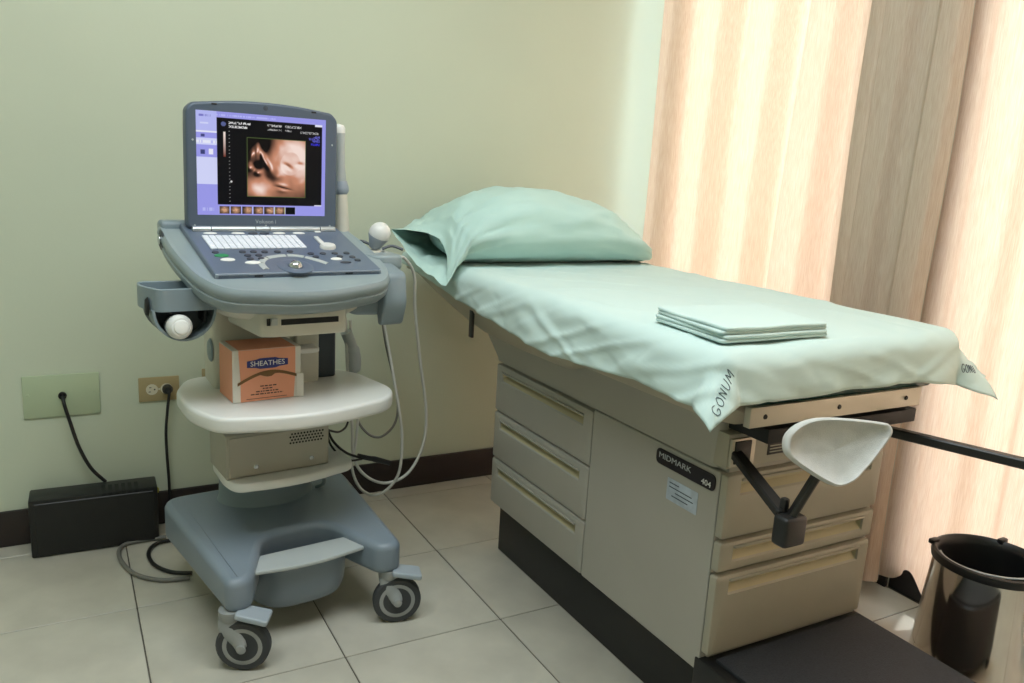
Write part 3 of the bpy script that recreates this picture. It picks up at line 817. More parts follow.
def column():
    prism('column', rounded([Vector((-0.166, 0.02)), Vector((0.045, 0.02)), Vector((0.06, 0.16)), Vector((-0.155, 0.16))], 0.02), 0.572, 0.80, 'cream', US, 0.003, 2)
    prism('column_panel', rounded([Vector((0.03, 0.0)), Vector((0.09, 0.0)), Vector((0.09, 0.10)), Vector((0.03, 0.10))], 0.008), 0.572, 0.74, 'cream', US, 0.003, 2)
    b = cpy(326, 350, 0.03)
    prism('lift_post', rounded([Vector((0.092, 0.03)), Vector((0.150, 0.03)), Vector((0.150, 0.10)), Vector((0.092, 0.10))], 0.015), 0.572, 0.80, 'dark', US, 0.003, 2)
    # finger ledge next to the carton, oval badge on the left flank
    prism('ledge', rounded([Vector((0.006, -0.05)), Vector((0.075, -0.05)), Vector((0.075, 0.02)), Vector((0.006, 0.02))], 0.02), 0.660, 0.672, 'white', US, 0.004, 3)
    tfb = frame3((-0.166, 0.05, 0.665), (0, -1, 0), (0, 0, 1))
    lathe('side_badge', [(0.0, 0.005), (0.018, 0.004), (0.022, 0.0)], 'gray', US, 24, tf=tfb @ Matrix.Diagonal((1, 1.35, 1, 1)))
column()

TH = math.radians(15)
DX = -0.021
# console frame: x right, y up-slope (back), z normal, origin at the display hinge
CT = Matrix.Translation((DX, 0.08, 0.945)) @ Matrix.Rotation(TH, 4, 'X')
def console():
    # outer rim: lofted rings down from a top outline
    P = [Vector((-0.236, 0.07)), Vector((-0.243, -0.10)), Vector((-0.226, -0.25)), Vector((-0.19, -0.325)), Vector((0.0, -0.366)), Vector((0.19, -0.312)), Vector((0.226, -0.24)), Vector((0.240, -0.10)), Vector((0.225, 0.07))]
    O = rounded(P, [0.03, 0.08, 0.06, 0.06, 0.2, 0.06, 0.06, 0.08, 0.03], 8)
    prof = [(-0.012, 0.0), (-0.003, 0.001), (0.002, -0.005), (0.004, -0.014), (0.001, -0.024), (-0.001, -0.026), (-0.001, -0.028), (0.002, -0.030), (0.001, -0.042), (-0.010, -0.056), (-0.03, -0.064)]
    rings = []
    for d, z in prof:
        q = inset(O, -d); rings.append([(v.x, v.y, z - 0.004) for v in q])
    rim = loft('console_rim', rings, 'rim', US, 40, True, CT)
    # knob on each flank, rear ledge behind the display
    box2('rear_ledge', (-0.255, 0.115, 0.925), (0.20, 0.165, 0.968), 'gray', rim, 0.01, 3)
    for s in (-1,):
        lathe('wing_knob', [(0.0, 0.012), (0.009, 0.011), (0.011, 0.006), (0.011, 0)], 'chrome2', rim, 16, tf=CT @ frame3((s * 0.246, 0.005, -0.02), (0, -s, 0), (0, 0, 1)))
        lathe('wing_boss', [(0.0, 0.004), (0.02, 0.004), (0.024, 0)], 'dark', rim, 20, tf=CT @ frame3((s * 0.241, 0.005, -0.02), (0, -s, 0), (0, 0, 1)))
    # cream underbody
    U = [Vector((-0.195, 0.16)), Vector((-0.20, -0.10)), Vector((-0.13, -0.185)), Vector((-0.02, -0.20)), Vector((0.10, -0.19)), Vector((0.165, -0.10)), Vector((0.16, 0.16))]
    O = rounded(U, [0.03, 0.06, 0.06, 0.1, 0.05, 0.05, 0.03], 5)
    rings = []
    for d, z in ((0.0, 0.84), (0.0, 0.80), (0.008, 0.785), (0.03, 0.772), (0.06, 0.765)):
        rings.append([(v.x, v.y, z) for v in inset(O, d)])
    ub = loft('underbody', rings[::-1], 'cream', US, 40)
    # media drive pod
    prism('drive_pod', rounded([Vector((-0.14, 0.0)), Vector((-0.125, -0.19)), Vector((-0.10, -0.205)), Vector((0.075, -0.205)), Vector((0.10, 0.0))], 0.012), 0.742, 0.80, 'cream', ub, 0.006, 3)
    tfp = frame3((-0.02, -0.2055, 0.776), (1, 0, 0), (0, 0, 1))
    box('drive_slot', (0.006, 0.0, 0.0), (0.134, 0.013, 0.002), 'slot', ub, 0.0006, 1, tfp)
    box('usb_port', (-0.089, 0.002, 0.0), (0.008, 0.016, 0.003), 'slot', ub, 0.0005, 1, tfp)
    box('port_frame', (-0.076, 0.002, 0.0), (0.014, 0.016, 0.002), 'lightgray', ub, 0.0005, 1, tfp)
    # dark side cheek at the right of the underbody (transducer port)
    prism('port_cheek', rounded([Vector((0.12, 0.10)), Vector((0.12, -0.13)), Vector((0.19, -0.15)), Vector((0.222, -0.06)), Vector((0.222, 0.10))], 0.02), 0.765, 0.86, 'gray', US, 0.012, 4)
console()

def deck():
    # keyboard deck of the portable unit
    O = rounded([Vector((-0.193, 0.045)), Vector((-0.193, -0.268)), Vector((0.193, -0.268)), Vector((0.193, 0.045))], 0.008, 3)
    d = prism('keyboard_deck', O, -0.03, 0.008, 'deck', US, 0.004, 3, CT)
    b = []
    bm = bmesh.new(); b_box(bm, (0, -0.264, 0.0015), (0.384, 0.008, 0.012), 0.003, 2); finish('front_lip', bm, 'probe', d, 40, CT)
    # white alphanumeric key block: 5 rows
    kw = 0.0145
    me = None
    for r in range(5):
        n = 15
        for k in range(n):
            x = -0.165 + 0.225 * (k + 0.5) / n - 0.0; y = -0.055 - r * 0.0165
            if me is None:
                bm = bmesh.new(); b_box(bm, (0, 0, 0.0015), (0.0138, 0.0148, 0.004), 0.0012, 1)
                bm.transform(Matrix.Rotation(TH, 4, 'X')); me = bpy.data.meshes.new('key'); bm.to_mesh(me); bm.free(); me.materials.append(M['key'])
            o = bpy.data.objects.new('key', me); col.objects.link(o); o.parent = d
            o.location = CT @ Vector((x, y, 0.008))
    def button(x, y, rx, ry, m, h=0.003, name='button'):
        lathe(name, [(1.0, 0), (1.0, 0.6), (0.85, 1.0), (0.0, 1.0)], m, d, 16, tf=CT @ Matrix.Translation((x, y, 0.0075)) @ Matrix.Diagonal((rx, ry, h, 1)))
    for x in (-0.14, -0.075, 0.025, 0.075): button(x, -0.028, 0.016, 0.006, 'whiteink', 0.002)
    for x in (-0.04, -0.012): button(x, -0.030, 0.012, 0.006, 'keydark')
    box('button', (0.128, -0.018, 0.0085), (0.016, 0.009, 0.003), 'whiteink', d, 0.001, 1, CT)
    button(-0.152, -0.168, 0.016, 0.008, 'keygreen'); button(-0.145, -0.192, 0.016, 0.008, 'whiteink'); button(-0.096, -0.212, 0.018, 0.008, 'whiteink')
    for x, y in ((-0.16, -0.148), (-0.10, -0.148), (-0.075, -0.148), (-0.05, -0.15), (-0.02, -0.15), (0.01, -0.15), (-0.095, -0.17), (-0.07, -0.17), (-0.095, -0.19), (-0.07, -0.19), (0.055, -0.165), (0.085, -0.165), (0.115, -0.165), (0.145, -0.165), (0.06, -0.185), (0.12, -0.185), (0.15, -0.19), (0.155, -0.21)):
        button(x, y, 0.008, 0.0065, 'keydark')
    button(0.105, -0.20, 0.014, 0.007, 'whiteink'); button(0.12, -0.222, 0.014, 0.005, 'keydark')
    # slider and knob
    box('slider', (0.108, -0.085, 0.0095), (0.012, 0.055, 0.005), 'white', d, 0.002, 2, CT)
    button(0.112, -0.128, 0.020, 0.015, 'white', 0.010, 'knob')
    # palm arc and trackball
    arc = [(-0.078, -0.250), (-0.078, -0.215), (-0.055, -0.185), (-0.005, -0.172), (0.035, -0.185), (0.075, -0.228)]
    for i in range(5):
        P = crom([(a, b2, 0.009) for a, b2 in arc], 6)
        seg = P[i * 6:(i + 1) * 6 + 1]
        bm = bmesh.new(); b_tube(bm, seg[:-1] + [seg[-1].lerp(seg[-2], 0.5)], 0.0075, 8)
        for v in bm.verts: v.co.z = 0.0085 + (v.co.z - 0.009) * 0.25
        finish('arc_button', bm, 'lightgray', d, 60, CT)
    lathe('trackball_ring', [(0.040, 0.0), (0.040, 0.002), (0.030, 0.005), (0.018, 0.003)], 'deck', d, 32, tf=CT @ Matrix.Translation((-0.008, -0.238, 0.007)), cap=False)
    lathe('trackball', [(0.0165, 0.0), (0.016, 0.004), (0.0125, 0.010), (0.007, 0.0135), (0.0, 0.0148)], 'chrome2', d, 24, tf=CT @ Matrix.Translation((-0.008, -0.238, 0.008)))
    box('vent_mark', (-0.10, -0.2685, 0.001), (0.018, 0.001, 0.003), 'slot', d, 0, 1, CT)
    box('vent_mark', (0.11, -0.2685, 0.001), (0.018, 0.001, 0.003), 'slot', d, 0, 1, CT)
deck()

# display ---------------------------------------------------------------
def display():
    tilt = math.radians(-1)
    T = Matrix.Translation((DX, 0.078, 0.950)) @ Matrix.Rotation(-tilt + PI / 2, 4, 'X')   # local x right, y up the display, z toward the user
    w, h = 0.1835, 0.304
    out = [Vector((-w - 0.001, 0.004)), Vector((w + 0.001, 0.004)), Vector((w, 0.24)), Vector((w - 0.001, h - 0.028)), Vector((w - 0.016, h - 0.012)), Vector((0.06, h)), Vector((-0.06, h)), Vector((-w + 0.016, h - 0.012)), Vector((-w + 0.001, h - 0.028)), Vector((-w, 0.24))]
    O = rounded(out, [0.012, 0.012, 0.006, 0.008, 0.008, 0.1, 0.1, 0.008, 0.008, 0.006], 5)
    d = prism('display', O, -0.030, 0.004, 'bezel', US, 0.006, 3, T)
    # hinge bar
    for a, b in ((-0.176, -0.135), (-0.133, -0.03), (-0.028, 0.005), (0.007, 0.135), (0.137, 0.176)):
        tube('hinge', [(DX + a, 0.068, 0.953), (DX + b, 0.068, 0.953)], 0.0085, 'silver', d, 12, 1, False)
    for x in (-0.12, 0.12): box('latch', (x, h - 0.013, 0.0045), (0.012, 0.004, 0.001), 'slot', d, 0, 1, T)
    lathe('camera_dot', [(0.0, 0.001), (0.006, 0)], 'dark', d, 16, tf=T @ Matrix.Translation((0, h - 0.013, 0.004)))
    for x, y in ((-0.169, 0.208), (0.169, 0.215), (-0.168, 0.012), (0.0, 0.012), (0.166, 0.012)):
        lathe('bezel_screw', [(0.0, 0.0008), (0.0025, 0)], 'lightgray', d, 8, tf=T @ Matrix.Translation((x, y, 0.004)))
    text('lettering', 'Voluson i', 0.0135, 'lightgray', T @ Matrix.Translation((0.0, 0.0215, 0.0042)), d, 0.0002)
    # active screen, painted per vertex
    sw, sh, sy = 0.1565, 0.238, 0.037
    NX, NY = 252, 188
    bm = bmesh.new(); vs = [[bm.verts.new((-sw - 0.005 + 2 * sw * i / NX, sy + sh * j / NY, 0.0045)) for i in range(NX + 1)] for j in range(NY + 1)]
    for j in range(NY):
        for i in range(NX): bm.faces.new((vs[j][i], vs[j][i + 1], vs[j + 1][i + 1], vs[j + 1][i]))
    s = finish('screen', bm, None, d, 0, T)
    def L(c): return Vector(lin(c)[:3])
    lav, lav2, pale, blk = L((158, 158, 238)), L((186, 190, 248)), L((214, 218, 255)), L((6, 6, 9))
    def g(x, y, cx, cy, rx, ry, rot=0):
        dx, dy = x - cx, y - cy
        c_, s_ = math.cos(rot), math.sin(rot)
        a, b = (dx * c_ + dy * s_) / rx, (-dx * s_ + dy * c_) / ry
        return math.exp(-(a * a + b * b))
    def scan(x, y):
        """rendered scan: x right, y down, both 0..1; height field shaded softly from the upper right"""
        def hgt(x, y):
            v = 1.0 * min(1.0, 1.15 * g(x, y, 0.74, 0.42, 0.46, 0.55, 0.2))
            v += 0.20 * g(x, y, 0.55, 0.60, 0.09, 0.10) + 0.14 * g(x, y, 0.50, 0.66, 0.06, 0.05)
            v += 0.16 * g(x, y, 0.88, 0.65, 0.15, 0.2) + 0.10 * g(x, y, 0.58, 0.80, 0.11, 0.03, 0.2) + 0.10 * g(x, y, 0.60, 0.90, 0.10, 0.03, 0.1)
            v -= 0.14 * g(x, y, 0.62, 0.855, 0.11, 0.014, 0.2) + 0.16 * g(x, y, 0.70, 0.47, 0.08, 0.035, 0.5) + 0.14 * g(x, y, 0.91, 0.43, 0.06, 0.04)
            for cx, cy, rx, ry, ro in ((0.08, 0.30, 0.045, 0.10, 0.3), (0.17, 0.24, 0.045, 0.11, 0.1), (0.26, 0.30, 0.045, 0.11, -0.3), (0.335, 0.45, 0.04, 0.09, -0.5), (0.18, 0.60, 0.055, 0.05, 0.0), (0.05, 0.52, 0.06, 0.06, 0.4)):
                v += 0.85 * g(x, y, cx, cy, rx, ry, ro)
            v += 0.75 * g(x, y, 0.13, 0.93, 0.27, 0.22, 0.5)
            v -= 0.9 * g(x, y, 0.19, 0.46, 0.06, 0.05) + 0.45 * g(x, y, 0.30, 0.15, 0.10, 0.16, 0.5) + 0.35 * g(x, y, 0.36, 0.66, 0.06, 0.12, -0.6)
            v += 0.03 * nz(x * 9, y * 9, 1)
            return v
        e = 0.012
        h0 = hgt(x, y); gx = (hgt(x + e, y) - h0) / e; gy = (hgt(x, y + e) - h0) / e
        n = Vector((-gx * 0.15, gy * 0.15, 1)).normalized()
        l = max(0, n.dot(Vector((0.30, 0.35, 0.88)).normalized()))
        b = min(1.0, max(0.0, h0 * 1.55 - 0.26)) * (l ** 2.4) * 1.12
        dark, mid, hi = L((8, 4, 3)), L((206, 142, 112)), L((252, 228, 218))
        return dark.lerp(mid, min(1, b * 1.7)) if b < 0.588 else mid.lerp(hi, min(1, (b - 0.588) / 0.42))
    def thumb(x, y, k):
        if k >= 6: return blk
        v = g(x, y, 0.62 if k in (2, 3, 4) else 0.5, 0.5, 0.3, 0.42) * (0.7 + 0.5 * nz(x * 5, y * 5, k * 3.1))
        return blk.lerp(L((246, 190, 150)), min(1, max(0, v * 1.15)))
    random.seed(3)
    dash = {}
    def dashes(u, row, k):  # pseudo lettering: broken bright specks
        key = (int(u * 190), row, k)
        if key not in dash: dash[key] = random.random()
        return dash[key] > 0.36
    def paint(u, v):  # u right 0..1, v down 0..1
        if u < 0.148:
            if 0.035 < v < 0.055 and 0.02 < u < 0.12: return lav.lerp(L((90, 90, 180)), 0.6) if dashes(u, 1, 0) else lav2
            if v < 0.10: return lav2
            if v < 0.19: return pale if (0.03 < u < 0.09 and 0.11 < v < 0.125) else lav2
            if 0.19 <= v < 0.205: return L((236, 238, 255))
            if 0.205 <= v < 0.26: return lav if not (0.035 < u < 0.06 and 0.22 < v < 0.25) else L((70, 74, 130))
            if 0.28 <= v < 0.305: return L((236, 238, 255)) if dashes(u, 2, 1) else lav2
            if 0.32 < v < 0.44:
                if 0.03 < u < 0.06 and 0.37 < v < 0.41: return L((60, 66, 120))
                if 0.09 < u < 0.12 and 0.33 < v < 0.41: return L((240, 240, 255)) if 0.36 < v else lav
                return lav
            if v < 0.70: return pale
            if 0.93 < v < 0.96 and 0.03 < u < 0.12: return lav2 if dashes(u, 3, 1) else lav
            return lav
        if v < 0.055:
            return lav2 if (0.025 < v < 0.042 and dashes(u, 4, 2) and u < 0.6) else lav
        if v > 0.895:
            if 0.912 < v < 0.985 and 0.155 < u < 0.755:
                q = (u - 0.155) / 0.0857; k = int(q); fx = q - k
                if k > 6: return lav
                if fx < 0.06 or fx > 0.95: return L((214, 220, 120)) if k == 5 else lav2
                return thumb(fx, (v - 0.912) / 0.073, k)
            return lav
        if u > 0.972: return lav
        # black imaging field
        if 0.372 < u < 0.835 and 0.225 < v < 0.81:
            if u < 0.376 or u > 0.831 or v < 0.229 or v > 0.805: return L((92, 112, 60))
            return scan((u - 0.374) / 0.459, (v - 0.227) / 0.58)
        if 0.195 < u < 0.212 and 0.19 < v < 0.43:
            return L((250, 236, 226)).lerp(L((120, 40, 14)), (v - 0.19) / 0.24)
        if 0.236 < u < 0.244 and 0.1 < v < 0.88 and (v * 28) % 1 < 0.14: return L((180, 180, 180))
        if g(u, v, 0.252, 0.668, 0.008, 0.014) > 0.45: return L((235, 235, 235))
        if g(u, v, 0.198, 0.115, 0.02, 0.022) > 0.4: return L((90, 100, 150))
        for row, (v0, a, b, c) in enumerate(((0.098, 0.235, 0.40, (225, 225, 225)), (0.135, 0.235, 0.375, (225, 225, 225)), (0.098, 0.53, 0.64, (190, 190, 190)), (0.098, 0.67, 0.80, (190, 190, 190)), (0.138, 0.53, 0.64, (180, 180, 180)), (0.138, 0.67, 0.72, (180, 180, 180)), (0.145, 0.79, 0.94, (180, 180, 180)), (0.185, 0.90, 0.95, (110, 110, 210)), (0.205, 0.86, 0.95, (90, 90, 190)), (0.225, 0.89, 0.95, (90, 90, 190)), (0.26, 0.88, 0.95, (50, 50, 220)))):
            if abs(v - v0) < 0.010 and a < u < b and dashes(u, row + 10, int((v - v0 + 0.01) / 0.007)): return L(c)
        if u > 0.91 and (v < 0.075 or v > 0.885): return L((236, 236, 250))
        return blk
    me = s.data
    ca = me.color_attributes.new('paint', 'FLOAT_COLOR', 'POINT')
    Ti = T.inverted()
    for vtx in me.vertices:
        q = Ti @ vtx.co
        c = paint((q.x + sw + 0.005) / (2 * sw), 1 - (q.y - sy) / sh)
        ca.data[vtx.index].color = (c.x, c.y, c.z, 1)
    m = bpy.data.materials.new('lit screen'); m.use_nodes = True
    nt = m.node_tree; b = nt.nodes['Principled BSDF']
    at = nt.nodes.new('ShaderNodeAttribute'); at.attribute_name = 'paint'
    b.inputs['Base Color'].default_value = (0.004, 0.004, 0.005, 1); b.inputs['Roughness'].default_value = 0.3; b.inputs['Specular IOR Level'].default_value = 0.12
    nt.links.new(at.outputs['Color'], b.inputs['Emission Color']); b.inputs['Emission Strength'].default_value = 0.95
    me.materials.append(m)
display()

def left_holder():
    # open tray bin on the left with a rounded cup below, holding the white probe
    cx0, cx1 = -0.352, -0.19
    h = prism('probe_bin', rounded([Vector((-0.340, -0.06)), Vector((-0.317, -0.13)), Vector((-0.20, -0.13)), Vector((-0.19, -0.02)), Vector((-0.335, -0.01))], [0.02, 0.015, 0.01, 0.01, 0.02], 4), 0.80, 0.806, 'gray', US, 0.002, 1)
    # bin walls
    O = rounded([Vector((-0.342, -0.06)), Vector((-0.318, -0.132)), Vector((-0.20, -0.132)), Vector((-0.19, -0.02)), Vector((-0.337, -0.008))], [0.02, 0.015, 0.01, 0.01, 0.02], 4)
    I = inset(O, 0.006)
    rings = [[(v.x, v.y, 0.798) for v in O], [(v.x, v.y, 0.845) for v in O], [(v.x, v.y, 0.847) for v in inset(O, 0.003)], [(v.x, v.y, 0.845) for v in I], [(v.x, v.y, 0.806) for v in I]]
    bm = bmesh.new(); b_loft(bm, rings, True, False); finish('bin_wall', bm, 'gray', h, 40)
    # cradle: U shaped band under the bin, opening to the front
    U = []
    for k in range(17):
        a = PI + PI * k / 16
        U.append((-0.262 + 0.066 * math.cos(a), 0.800 + 0.070 * math.sin(a)))
    def cr(y, th): return [(x, y, z) for x, z in U] + [(-0.262 + (x + 0.262) * (1 - th), y, 0.800 + (z - 0.800) * (1 - th)) for x, z in U[::-1]]
    R = [cr(-0.122, 0.08), cr(-0.02, 0.08)]
    # close the top band to the bin floor
    loft('cradle', R, 'gray', h, 50)
    back = [(x, -0.02, z) for x, z in U]
    loft('cradle_back', [[(x, -0.075, z) for x, z in U], back], 'dark', h, 50)
    box('cradle_rib', (-0.222, -0.10, 0.785), (0.004, 0.05, 0.03), 'slot', h, 0.001, 1)
    lathe('side_button', [(0.0, 0.006), (0.011, 0.005), (0.014, 0)], 'slot', h, 18, tf=frame3((-0.331, -0.095, 0.805), (0, -1, 0), (0, 0, 1)) @ Matrix.Diagonal((1, 1.5, 1, 1)))
    # support bracket to the console
    box('bracket', (-0.205, -0.04, 0.815), (0.06, 0.06, 0.03), 'dark', h, 0.006, 2)
left_holder()

def right_holder():
    # tray with two round wells on the right rear of the console
    O = rounded([Vector((0.150, 0.10)), Vector((0.165, -0.03)), Vector((0.205, -0.10)), Vector((0.275, -0.10)), Vector((0.278, 0.0)), Vector((0.235, 0.11))], [0.02, 0.03, 0.03, 0.03, 0.05, 0.04], 5)
    h = prism('probe_tray', O, 0.868, 0.905, 'rim', US, 0.008, 3)
    for x, y, r in ((0.196, 0.055, 0.028), (0.222, -0.008, 0.024)):
        lathe('well', [(r + 0.005, 0.905), (r + 0.004, 0.909), (r, 0.909), (r * 0.9, 0.9062), (0.0, 0.9058)], 'cream', h, 28, c=(x, y, 0))
    for x, y in ((0.235, 0.075), (0.268, -0.045)):
        tube('retaining_clip', [(x - 0.025, y + 0.012, 0.914), (x, y + 0.006, 0.922), (x + 0.022, y - 0.012, 0.914)], 0.004, 'dark', h, 6, 4)
    # connector elbow bracket in front
    tfb = Matrix.Identity(4)
    prof = [Vector((-0.05, 0.895)), Vector((-0.175, 0.872)), Vector((-0.185, 0.80)), Vector((-0.165, 0.745)), Vector((-0.145, 0.74)), Vector((-0.13, 0.80)), Vector((-0.05, 0.83))]
    Pp = rounded(prof, 0.015, 4)
    prism('cable_bracket', Pp, 0.180, 0.240, 'gray', US, 0.006, 3, Matrix(((0, 0, 1, 0), (1, 0, 0, 0), (0, 1, 0, 0), (0, 0, 0, 1))))
    lathe('clamp_knob', [(0.0, 0.02), (0.016, 0.019), (0.02, 0.012), (0.02, 0.0)], 'gray', US, 20, tf=frame3((0.238, -0.125, 0.838), (0, 1, 0), (0, 0, 1)))
right_holder()

# probes held by the machine (things of their own)
def wl(p): return US_M @ Vector(p)
def probe_dome():
    c = wl((0.246, 0.0, 0.938))
    t = thing('ultrasound_probe', 'dome headed white ultrasound probe resting on the right tray of the machine', 'probe', c, CA)
    ax = Matrix.Rotation(math.radians(24), 4, 'X') @ Matrix.Rotation(math.radians(10), 4, 'Y')
    lathe('handle', [(0.0, -0.03), (0.014, -0.028), (0.020, -0.012), (0.027, 0.004), (0.0275, 0.009)], 'probe', t, 28, tf=ax)
    lathe('head', [(0.0275, 0.008), (0.028, 0.014), (0.0265, 0.024), (0.021, 0.034), (0.012, 0.041), (0.0, 0.0435)], 'white', t, 28, tf=ax)
    # cable out of the clamp and down to the floor loop and back up
    def c3(px_, py_, y=0.03): return cpy(px_, py_, y)
    pts = [(0.25, -0.015, 0.91), (0.262, -0.06, 0.893)] + [c3(a, b, y) for a, b, y in ((404, 258, -0.05), (414, 275, -0.03), (415, 310, 0.0), (420, 360, 0.03), (426, 410, 0.05), (423, 445, 0.05), (408, 473, 0.05), (386, 483, 0.05), (366, 476, 0.05), (354, 458, 0.06), (352, 425, 0.07), (348, 380, 0.10), (346, 330, 0.12), (345, 318, 0.12))]
    R = US_M.copy()
    inv = (Matrix.Translation(c) @ Matrix.Rotation(CA, 4, 'Z')).inverted() @ US_M
    tube('cable', [inv @ Vector(p) for p in pts], 0.0042, 'cable', t, 8, 8)
probe_dome()
def probe_rear():
    base = cpy(342, 226, 0.115)
    c = wl(base)
    t = thing('ultrasound_probe', 'slim upright wand probe standing behind the screen edge', 'probe', c, CA)
    ln = (cpy(338.5, 124, 0.115) - base).z
    dx = cpy(338.5, 124, 0.115).x - base.x
    sh = Matrix.Shear('XY', 4, (0, 0)) if False else Matrix.Rotation(math.atan2(dx, ln), 4, 'Y')
    lathe('sleeve', [(0.0, -0.03), (0.020, -0.028), (0.019, 0.0), (0.016, ln * 0.33)], 'cream', t, 20, tf=sh)
    lathe('collar', [(0.016, ln * 0.32), (0.021, ln * 0.35), (0.021, ln * 0.39), (0.017, ln * 0.45), (0.0, ln * 0.45)], 'probe', t, 20, tf=sh)
    lathe('shaft', [(0.015, ln * 0.44), (0.0135, ln * 0.6), (0.0145, ln * 0.8), (0.0165, ln * 0.92)], 'lightgray', t, 20, tf=sh)
    lathe('tip', [(0.0165, ln * 0.915), (0.017, ln * 0.96), (0.013, ln * 0.99), (0.0, ln * 1.005)], 'white', t, 20, tf=sh)
    inv = (Matrix.Translation(c) @ Matrix.Rotation(CA, 4, 'Z')).inverted() @ US_M
    pts = [base + Vector((0, 0.01, -0.02)), Vector((0.24, 0.13, 0.87)), Vector((0.262, 0.13, 0.80))] + [cpy(a, b, y) for a, b, y in ((382, 320, 0.10), (388, 345, 0.08), (394, 380, 0.05), (399, 410, 0.03), (402, 440, 0.03), (398, 475, 0.04), (380, 494, 0.06), (362, 490, 0.08), (352, 468, 0.09), (356, 440, 0.10), (358, 400, 0.12), (352, 350, 0.13), (350, 320, 0.13))]
    tube('cable', [inv @ Vector(p) for p in pts], 0.0042, 'cable', t, 8, 8)
probe_rear()
def probe_left():
    c = wl((-0.277, -0.125, 0.764))
    t = thing('ultrasound_probe', 'round white probe head facing out of the left holder', 'probe', c, CA)
    ax = Matrix.Rotation(math.radians(82), 4, 'X') @ Matrix.Diagonal((0.88, 0.88, 1, 1))
    lathe('head', [(0.027, -0.02), (0.030, 0.0), (0.030, 0.010), (0.0275, 0.019), (0.022, 0.024), (0.018, 0.0245)], 'white', t, 30, tf=ax, cap=False)
    lathe('face', [(0.0185, 0.0238), (0.016, 0.0275), (0.009, 0.029), (0.0, 0.029)], 'whiteink', t, 24, tf=ax)
    lathe('handle', [(0.0275, -0.019), (0.024, -0.05), (0.016, -0.10), (0.0, -0.10)], 'white', t, 24, tf=ax)
probe_left()

def hanging_cables():
    # third cable and connector plugs behind the shelf at the right
    t = thing('probe_connector', 'grey probe connector hanging behind the upper shelf', 'connector', wl((0.19, 0.16, 0.60)), CA)
    inv = (Matrix.Translation(wl((0.19, 0.16, 0.60))) @ Matrix.Rotation(CA, 4, 'Z')).inverted() @ US_M
    P = [cpy(a, b, 0.12) for a, b in ((346, 332), (351, 345), (354, 362), (351, 380))]
    tube('plug', [inv @ p for p in P], [0.016] * 10 + [0.02] * 10 + [0.012] * 5, 'lightgray', t, 12, 8)
    pts = [cpy(a, b, y) for a, b, y in ((381, 312, 0.10), (386, 345, 0.09), (394, 380, 0.07), (398, 405, 0.06), (394, 425, 0.06), (380, 437, 0.08), (366, 432, 0.1), (356, 415, 0.12), (353, 385, 0.13))]
    tube('cable', [inv @ p for p in pts], 0.0036, 'gcable', t, 8, 8)
hanging_cables()

def power_supply():
    A = (-0.176, -0.10, 0.3745)
    t = thing('isolation_power_box', 'beige metal power box with vent holes on the lower cart shelf', 'power box', wl((-0.052, 0.004, 0.3845)), CA)
    box2('case', (-0.125, -0.105, 0), (0.128, 0.03, 0.108), 'psu', t, 0.004, 2)
    f = box2('front_panel', (-0.118, -0.108, 0.006), (0.121, -0.104, 0.102), 'psu', t, 0.001, 1)
    me = None
    for r in range(4):
        for k in range(11):
            if me is None:
                bm = bmesh.new(); b_loft(bm, lathe_rings([(0.0026, 0), (0.0022, 0.0008)], 8)); me = bpy.data.meshes.new('vent_hole'); bm.to_mesh(me); bm.free(); me.materials.append(M['slot'])
            o = bpy.data.objects.new('vent_hole', me); col.objects.link(o); o.parent = f
            o.matrix_local = frame3((0.028 + k * 0.0078 + (r % 2) * 0.0039, -0.1082, 0.070 + r * 0.0075), (1, 0, 0), (0, 0, 1))
    for x in (-0.055, 0.082):
        lathe('screw', [(0.0, 0.002), (0.004, 0.002), (0.006, 0)], 'chrome2', f, 14, tf=frame3((x, -0.108, 0.024), (1, 0, 0), (0, 0, 1)))
power_supply()

